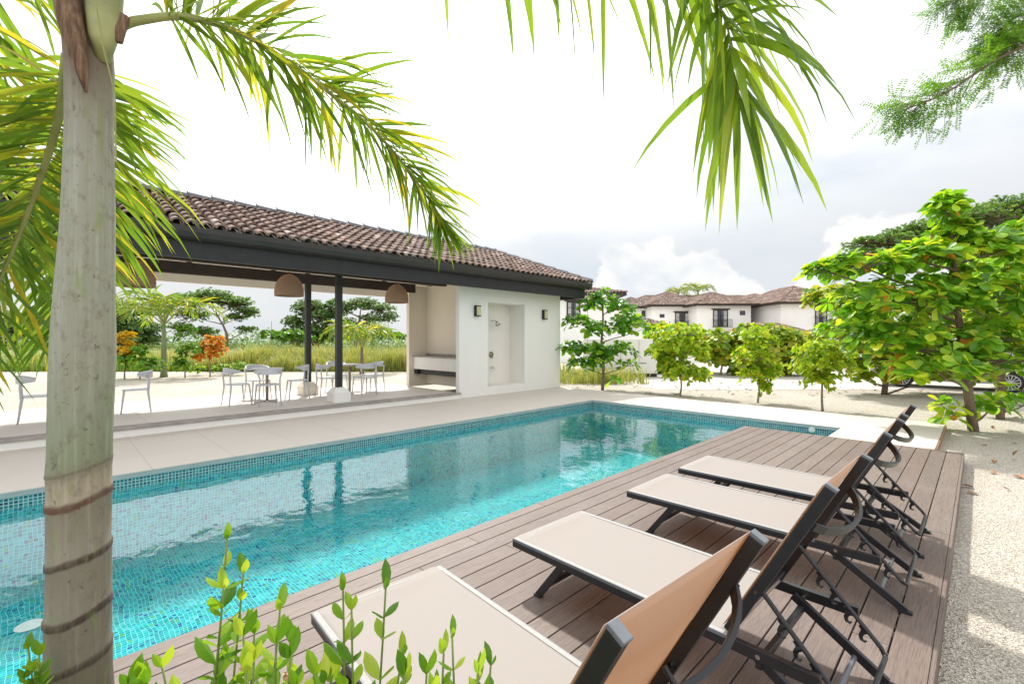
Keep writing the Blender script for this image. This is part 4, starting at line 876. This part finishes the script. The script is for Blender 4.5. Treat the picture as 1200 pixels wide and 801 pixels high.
small_palm(192,440,21,378,'slim green stemmed palm seen below the pavilion beam',0,11,3.1,'small palms around the garden',tr=.115,el0=(.35,1.35))
small_palm(424,437,23,405,'short young palm seen right of the steel columns',0,12,2.7,'small palms around the garden',trunkm='bark',tr=.09,el0=(.6,1.4))
small_palm(795,410,78,343,'left palm crown rising behind the house roofs',0,11,3.2,'small palms around the garden',trunkm='bark',tr=.2,el0=(-.1,1.1))
small_palm(818,410,80,341,'right palm crown rising behind the house roofs',0,11,3.4,'small palms around the garden',trunkm='bark',tr=.2,el0=(-.1,1.1))
small_palm(857,412,48,398,'low palm in front of the white house wall',0,8,2.0,'small palms around the garden',trunkm='bark',tr=.1,el0=(.6,1.3))
small_palm(945,412,40,400,'small palm in front of the house left wing',0,8,1.8,'small palms around the garden',trunkm='bark',tr=.1,el0=(.5,1.3))
# ------------------------------------------------------------------ feathery branch at the top right, on a tree beside the gravel
ft=empty('feathery_tree',L(6.2,3.6,-.12),'tree with fine feathery leaves reaching in from the top right','tree')
b=MB(); tb=L(6.2,3.6,-.12); lt=[tb,L(6.15,3.65,1.6),L(6.0,3.7,2.8),P(1500,-20,4.0)]; b.tube(lt,[.16,.13,.11,.09],12); unlinked_parent(b.build('trunk','barkpale',smooth=True),ft)
limbs=[[P(1500,-20,4.0),P(1350,20,4.0),P(1240,42,4.0),P(1175,66,4.0),P(1110,108,4.0),P(1062,128,4.0)],[P(1500,-20,4.0),P(1330,-60,4.3),P(1230,-50,4.4),P(1150,-20,4.4),P(1120,4,4.4)],[P(1350,-20,4.2),P(1260,10,4.2),P(1190,20,4.2),P(1165,50,4.2)]]
b=MB(); lb_=MB()
def feather(lb_,p,d,ln):
    d=d.normalized(); s=d.cross(Vector((0,0,1))+rvec()*.4).normalized(); n=9; q=p.copy()
    for k in range(n):
        q=q+d*ln/n; d=(d+Vector((0,0,-.035))).normalized()
        for sg in (-1,1):
            dd=(s*sg+d*.30+rvec()*.22).normalized(); leaf(lb_,q,dd,s.cross(d),ln*.20*(1-.3*abs(k/n-.4)),'small',.2,.1,0,.46)
for lm in limbs:
    sp=spline(lm,30); b.tube(sp,[.020*(1-.85*i/30)+.003 for i in range(31)],6)
    for i in range(6,31):
        T=(sp[min(i+1,30)]-sp[i-1]).normalized()
        for s in range(4 if i>10 else 2):
            S=T.cross(FW)*(1 if R()<.5 else -1); d=(T*U(.5,1.1)+S*U(.3,.8)+FW*U(-.7,.7)+Vector((0,0,-.25))).normalized(); ln=U(.22,.38)*(1 if i<27 else .7)
            p=sp[i]; e=p+d*ln; b.tube([p,e],[.003,.001],4,cap=False)
            for k in range(5):
                c=p.lerp(e,(k+1)/5); feather(lb_,c,(d*.5+T*.3+rvec()*.7).normalized(),U(.12,.20))
unlinked_parent(b.build('branch','bark',smooth=True),ft); unlinked_parent(lb_.build('foliage','feather'),ft)
# ------------------------------------------------------------------ foreground shrubs
SG='bright green shrubs in the front planting bed'
def front_shrub(base,label,tops,sz=.066):
    r=empty('leafy_shrub',base,label,'shrub',SG); sb=MB(); lb_=MB(); fb=MB()
    for (px,py,d,bare) in tops:
        t=P(px,py,d); base_=Vector(base)+Vector((U(-.06,.06),U(-.06,.06),0)); mid=base_.lerp(t,.5)+Vector((U(-.03,.03),U(-.03,.03),0))
        sp=spline([base_,mid,t],26); sb.tube(sp,[.0026*(1-.6*i/26)+.0007 for i in range(27)],5)
        ph=U(0,3); gone=.008
        Ls=(t-base_).length; n=int(Ls/.022)
        for k in range(n):
            gone+=.040-min(.014,k*.002); u=1-gone/Ls
            if u<.35: break
            p=sp[int(u*26)].lerp(sp[min(26,int(u*26)+1)],u*26-int(u*26)); T=(sp[min(26,int(u*26)+1)]-sp[max(0,int(u*26)-1)]).normalized(); ph+=1.57+U(-.3,.3)
            a=T.cross(Vector((1,0,.1))).normalized(); c=T.cross(a)
            grow=min(1,.60+k*.16); 
            for sg in (0,math.pi):
                if R()<.30 and k>1: continue
                o=(a*math.cos(ph+sg)+c*math.sin(ph+sg)); dd=T*U(.45,1.25)+o*U(.55,1.0)
                leaf(lb_,p,dd,T*-1+o,sz*grow*U(.6,1.15),'ell',.12*U(0,2),U(.1,.5),0,.56)
        for s in (ph,ph+3.1): leaf(lb_,t,Vector((math.cos(s)*U(.25,.6),math.sin(s)*U(.25,.6),1)),Vector((1,0,0)),sz*U(.4,.75),'ell',0,.3,0,.5)
        if bare: 
            for k in range(5): leaf(fb,t+rvec()*.008+Vector((0,0,-.05)),rvec(),Vector((0,0,1)),.012,'ell',0,.3,0,1.)
    unlinked_parent(sb.build('stem','stemgreen',smooth=True),r); unlinked_parent(lb_.build('foliage','shrub'),r)
    if fb.v: unlinked_parent(fb.build('blossom','flower'),r)
def dens(px0,px1,py0,py1,d,n): return [(U(px0,px1),U(py0,py1),d+U(-.08,.08),False) for _ in range(n)]
b0=lambda px,d: tuple(G(px,d,-.12))
front_shrub(b0(265,.80),'leafy green shrub whose tall upright shoot rises highest before the pool',[(266,632,.86,False),(262,690,.84,False),(285,672,.86,False),(328,715,.84,False),(340,752,.84,True),(285,745,.8,True)]+dens(228,345,742,800,.82,8))
front_shrub(b0(430,.76),'leafy green shrub with two shoots standing against the near lounger seat',[(402,692,.78,False),(412,715,.77,False),(452,690,.78,False),(470,770,.77,False)]+dens(385,480,752,812,.77,4))
front_shrub(b0(540,.72),'low green shrub tips at the bottom centre of the picture',[(530,748,.74,False),(520,765,.74,False),(575,780,.74,False),(560,800,.74,False),(500,790,.74,False)]+dens(490,580,785,830,.74,5))
front_shrub(b0(355,.74),'low leafy shrub between the two taller shrubs',dens(345,400,782,825,.76,9)+dens(150,235,788,830,.8,8)+[(190,782,.8,False)])
front_shrub(b0(34,1.12),'small leafy shrub tip just left of the palm trunk',[(33,760,1.12,False),(46,768,1.12,False),(40,785,1.12,False),(28,795,1.12,False),(48,800,1.12,False)])
# ------------------------------------------------------------------ grasses
random.seed(5)
def blades(name,n,fn,hm,mat,label,wd=.02):
    b=MB()
    for _ in range(n):
        p=fn(); h=hm*U(.45,1.05)*(.78+.22*math.sin(p.x*1.3+2*math.sin(p.y*.9))+.14*math.sin(p.y*2.9+p.x*2.1)); a=U(0,6.28); lean=Vector((math.cos(a),math.sin(a),0))*h*U(.1,.9); s=Vector((math.cos(a+1.5),math.sin(a+1.5),0))*wd*U(.6,1.3)
        m=p+lean*.35+Vector((0,0,h*.6)); t=p+lean+Vector((0,0,h*U(.8,1.))); b.add([p-s,p+s,m-s*.7,m+s*.7,t],[(0,1,3,2),(2,3,4)])
    o=b.build(name,mat); tag(o,label,'grass',None,'stuff'); return o
blades('tall_grass',26000,lambda: L(U(-17,-1.5) if R()<.9 else U(-30,-17),24.6+abs(random.gauss(0,5)),-.1),1.55,'grass','tall dry yellow green grass beyond the pavilion',.022)
blades('green_grass',14000,lambda: L(U(-34,-13.5),24.6+R()**1.6*22,-.1),.75,'lawn','soft green grass beyond the garden shrubs',.028)
blades('dry_weeds',2600,lambda: L(U(1.4,4.0) if R()<.8 else U(3.5,5.2),17.5+R()*4,-.1),.75,'grass','dry brown weeds behind the shower wall',.018)
# hedge strip far off, reading as one mass
b=MB()
for _ in range(9000):
    l=U(-90,5); d_=U(70,95); rosette(b,L(l,d_,U(0,1.6+1.2*math.sin(l*.4)+.8*math.sin(l*1.3))),Vector((0,0,1)),.5,3,'small')
for _ in range(7000):
    l=U(5,75); d_=U(88,110); rosette(b,L(l,d_,U(0,3.5)),Vector((0,0,1)),.6,3,'small')
tag(b.build('distant_treeline','raindark'),'far line of low dark trees at the horizon','treeline',None,'stuff')
# fallen leaves
b=MB()
for _ in range(130):
    if R()<.35: p=L(U(.8,6),U(4,14),-.112)
    else: p=Vector((U(-.2,3.5),U(6,16),-.112))
    if p.x<-.1 and p.y<12.2: continue
    leaf(b,p,Vector((U(-1,1),U(-1,1),.15)),Vector((0,0,1)),U(.05,.13),'ell',.05,.5,0,.9)
for _ in range(160):
    p=L(U(0,14),U(13.6,19),-.11); leaf(b,p,Vector((U(-1,1),U(-1,1),.15)),Vector((0,0,1)),U(.05,.14),'ell',.05,.5)
tag(b.build('fallen_leaves','dryleaf'),'dry brown leaves fallen on the gravel','leaves',None,'stuff')
# ------------------------------------------------------------------ houses
def house(name,label,d,x0,x1,depth,ze,rise,wins,yaw=0.,over=.7,mats=('tile2','pan','tile2'),wallm='housew',zb=-.12,hips=(1,1)):
    """x0,x1: picture columns of the front wall at distance d; wins: (px0,px1,py0,py1,kind)"""
    k=d/F; c=G((x0+x1)/2,d,0); W=(x1-x0)*k; Mx=Matrix.Translation(c)@Matrix.Rotation(YAW+yaw,4,'Z')
    r=empty(name,(c.x,c.y,-.12),label,'house','white houses with clay tile roofs')
    def pt(b,nm,m,par=None,**kw):
        b.v=[tuple(Mx@Vector(v)) for v in b.v]; o=b.build(nm,m,**kw)
        o.parent=par or r
        if not par: o.matrix_parent_inverse=Matrix.Translation(r.location).inverted()
        return o
    b=MB(); b.box(-W/2,W/2,0,depth,zb,ze); wl=pt(b,'wall',wallm)
    b=MB(); b.box(-W/2-over+.05,W/2+over-.05,-over+.05,depth+over-.05,ze-.02,ze+.10); b.box(-W/2-over,W/2+over,-over,-over+.06,ze-.06,ze+.16);b.box(-W/2-over,-W/2-over+.06,-over+.06,depth+over,ze-.06,ze+.16);b.box(W/2+over-.06,W/2+over,-over+.06,depth+over,ze-.06,ze+.16); pt(b,'eaves','brownbeam')
    rf=hip_roof('roof',-W/2-over,W/2+over,-over,depth+over,ze+.16,rise,r,mats,Mx=Mx,tw=.27,tl=.42,seg=4,cap_r=.13,hipx=hips)
    for (a,b_,t,bt,kind) in wins:
        xa=(a-(x0+x1)/2)*k; xb=(b_-(x0+x1)/2)*k; zt=H-(t-HY)*k; zb_=H-(bt-HY)*k
        m=MB(); m.box(xa,xb,-.06,-.004,zt-.09,zt); m.box(xa,xb,-.06,-.004,zb_,zb_+.09); m.box(xa,xa+.09,-.06,-.004,zb_+.09,zt-.09); m.box(xb-.09,xb,-.06,-.004,zb_+.09,zt-.09)
        if kind!='s': m.box((xa+xb)/2-.04,(xa+xb)/2+.04,-.055,-.004,zb_+.09,zt-.09); 
        if kind in 'bg': 
            for q in (.35,.68): m.box(xa+.09,xb-.09,-.045,-.004,zb_+(zt-zb_)*q-.02,zb_+(zt-zb_)*q+.02)
        wo=pt(m,'window','black')
        m=MB(); m.box(xa+.05,xb-.05,-.03,-.003,zb_+.05,zt-.05); pt(m,'pane','glass',wo)
        if kind!='s':
            m=MB(); m.box(xa+.12,xa+.12+(xb-xa)*.22,-.034,-.031,zb_+.1,zt-.1); m.box(xb-.12-(xb-xa)*.22,xb-.12,-.034,-.031,zb_+.1,zt-.1); pt(m,'curtain','curtain',wo)
        if kind!='s':
            m=MB(); m.box(xa-.2,xb+.2,-.16,-.004,zt+.02,zt+.16); pt(m,'lintel','brownbeam')
        if kind=='b':
            m=MB(); z1=zb_+.95; y=-.45
            m.box(xa-.1,xb+.35,y-.02,y+.02,z1-.04,z1); m.box(xa-.1,xb+.35,y-.02,y+.02,zb_,zb_+.05)
            for e in (xa-.1,xb+.35): m.box(e-.02,e+.02,y+.02,-.004,z1-.04,z1); m.box(e-.02,e+.02,y+.02,-.004,zb_,zb_+.05)
            nn=int((xb-xa+.45)/.13)
            for i in range(nn+1): q=xa-.1+(xb-xa+.45)*i/nn; m.box(q-.012,q+.012,y-.012,y+.012,zb_+.05,z1-.04)
            pt(m,'balcony_rail','black')
    return r
zz=lambda y,d: H-(y-HY)/F*d
house('town_house','white building behind the slim almond tree with a tall grid window',38,590,722,7,zz(346,38),.95,[(664,680,353,376,'g')],yaw=0)
house('town_house','far left wing of the row, mostly roof above the bushes',64,722,768,9,zz(361,64),1.5,[(752,763,364,372,'s')])
house('town_house','white house section with a dark balcony door and one tiny window',61,764,822,12,zz(359,61),1.95,[(773,778.5,368,372,'s'),(791,808,366,384,'b')])
house('town_house','white house section with wide balcony window in the middle of the row',58,817,880,11,zz(358,58),1.75,[(835.5,853,363,383,'b'),(867,873,364,369,'s')])
house('town_house','recessed white house section with two small dark windows',65,872,925,10,zz(357,65),1.6,[(881,884.5,363.5,375,'s'),(897.5,907,363.5,374,'g')])
house('town_house','white corner house with tall hip roof beside the almond trees',54,915,992,12,zz(356,54),2.25,[(955,969,358,380,'b')],yaw=.0)
house('town_house','long low roofed wing running behind the whole row of white houses',74,735,990,8,zz(358,74),1.75,[])
b=MB(); pr_=empty('porch_roof',G(900,50,2.2),'low terracotta tiled porch roof between the bushes','porch')
c=G(900,52,0); Mx=Matrix.Translation(c)@Matrix.Rotation(YAW,4,'Z')
hip_roof('roof',-3.6,3.6,-1.6,2.8,zz(389,52),.95,pr_,('tilered','pan','tilered'),Mx=Mx,tw=.3,tl=.45,seg=4,cap_r=.12)
b=MB()
for x in (-3.2,3.2): b.box(x-.15,x+.15,-1.3,-1.0,-.12,zz(389,52)); 
b.v=[tuple(Mx@Vector(v)) for v in b.v]; unlinked_parent(b.build('post','housew'),pr_)
pr2=empty('porch_roof',G(735,36,2.),'grey tiled lean-to roof behind the slim almond tree','porch')
c=G(738,40,0); Mx2=Matrix.Translation(c)@Matrix.Rotation(YAW,4,'Z'); hip_roof('roof',-2.6,2.8,-1.2,2.4,zz(381,40),.7,pr2,('tile2','pan','slate'),Mx=Mx2,tw=.28,tl=.42,seg=4,cap_r=.12)
b=MB(); b.box(-2.4,2.6,-.9,2.2,-.12,zz(381,40)-.0); b.v=[tuple(Mx2@Vector(v)) for v in b.v]; unlinked_parent(b.build('wall','housew'),pr2)
# garden wall between the box and the houses
b=MB(); 
gw=empty('garden_wall',G(800,34,-.12),'low white garden wall behind the bushes','wall'); Mx3=Matrix.Translation(G(800,34,0))@Matrix.Rotation(YAW,4,'Z')
b.box(-9,9,0,.2,-.12,1.0); b.v=[tuple(Mx3@Vector(v)) for v in b.v]; unlinked_parent(b.build('wall_body','housew'),gw)
# white equipment enclosure
d=21.0; k=d/F; eq=empty('equipment_cabinet',G(727,d,-.12),'long white steel equipment cabinet on a dark base behind the slim tree','cabinet',rz=YAW)
W=(759-672)*k/2
b=MB(); b.box(-W,W,0,1.3,.16,1.72); b.build('body','box',eq,bevel=.02)
b=MB(); b.box(-W+.02,W-.02,.03,1.27,0,.159); b.build('base','black',eq)
b=MB()
for i in range(1,4): x=-W+2*W*i/4; b.box(x-.006,x+.006,-.006,-.001,.2,1.68)
b.build('door_seam','alulight',eq)
b=MB(); c=(755-715.5)*k
b.tube([((734-715.5)*k,-.012,.62),((734-715.5)*k,-.002,.62)],.045,16); 
vs=[]
for i in range(17):
    a=math.radians(40+280*i/16)
    for rr in (.10,.055): vs.append(((755-715.5)*k+rr*math.cos(a),-.006,.98+rr*math.sin(a)))
b.add(vs,[(2*i,2*i+1,2*i+3,2*i+2) for i in range(16)]); b.box((748-715.5)*k,(751-715.5)*k,-.006,-.002,.99,1.02)
for i,h in enumerate((.05,.07,.05,.06,.05,.05)): x=(738-715.5)*k+i*.055; b.box(x,x+.03,-.006,-.002,.60,.60+h)
b.build('door_marks','black',eq)
# parked car behind the almond trees
P1=Vector((-1.99,21.73,0)); P2=Vector((.67,21.78,0)); ax=(P2-P1).normalized(); mid=(P1+P2)/2; ang=math.atan2(ax.y,ax.x)
car=empty('parked_car',(mid.x,mid.y+.8,-.12),'silver parked car, only its wheels showing under the almond trees','car',rz=ang)
WB=(P2-P1).length/2; prf=[(-WB-.85,.45),(-WB-.9,.75),(-WB-.75,.98),(-WB+.1,1.08),(-WB+.75,1.55),(WB-.6,1.62),(WB+.35,1.15),(WB+.85,1.02),(WB+.92,.6),(WB+.85,.35)]
lower=[(WB+.40,.32)]; 
def arch(cx): return [(cx+.40*math.cos(math.radians(a)),.34+.40*math.sin(math.radians(a))) for a in range(0,181,20)]
outl=prf+[(WB+.41,.30)]+arch(WB)+[(WB-.41,.28),(-WB+.41,.28)]+arch(-WB)+[(-WB-.41,.32)]
b=MB(); n=len(outl); b.add([(x,y,z) for y in (-.88,.88) for x,z in outl],[(i,(i+1)%n,n+(i+1)%n,n+i) for i in range(n)]+[tuple(range(n)),tuple(range(2*n-1,n-1,-1))]); b.build('body','carpaint',car,bevel=.03)
b=MB(); b.add([(x,y,z) for y in (-.885,) for x,z in [(-WB+.25,1.08),(-WB+.82,1.48),(WB-.65,1.54),(WB+.1,1.12)]],[(0,1,2,3)]); b.build('side_window','glass',car)
for x in (-WB,WB):
    for y in (-.78,.78):
        we=MB(); we.tube([(x,y-.11,.33),(x,y+.11,.33)],.33,28); wo=we.build('wheel','rubber',car,bevel=.015)
        s=-1 if y<0 else 1; rm=MB(); yy=y+s*.118
        rm.tube([(x,y+s*.111,.33),(x,yy,.33)],.055,12)
        for kk in range(14):
            a=kk*2*math.pi/14; rm.bar((x+.04*math.cos(a),yy,.33+.04*math.sin(a)),(x+.225*math.cos(a),yy,.33+.225*math.sin(a)),.022,.012,up=(0,1,0))
        for kk in range(28):
            a=kk*2*math.pi/28; a2=(kk+1)*2*math.pi/28; rm.bar((x+.23*math.cos(a),yy,.33+.23*math.sin(a)),(x+.23*math.cos(a2),yy,.33+.23*math.sin(a2)),.02,.02,up=(0,1,0))
        rm.build('rim','rim',wo)
# pool fittings
b=MB(); b.lathe([(0,.010),(.09,.010),(.105,0)],28); o=b.build('main_drain','white'); o.location=(-6.2,-.13,PD+.004); tag(o,'round white drain grate on the pool floor','drain')
b=MB(); b.tube([(0,0,0),(0,-.03,0)],[.055,.05],18); b.tube([(0,-.03,0),(0,-.045,0)],.025,12); o=b.build('pool_inlet','white'); o.location=(-2.22,10.149,-.10); tag(o,'small round white inlet on the far pool wall','pool inlet')
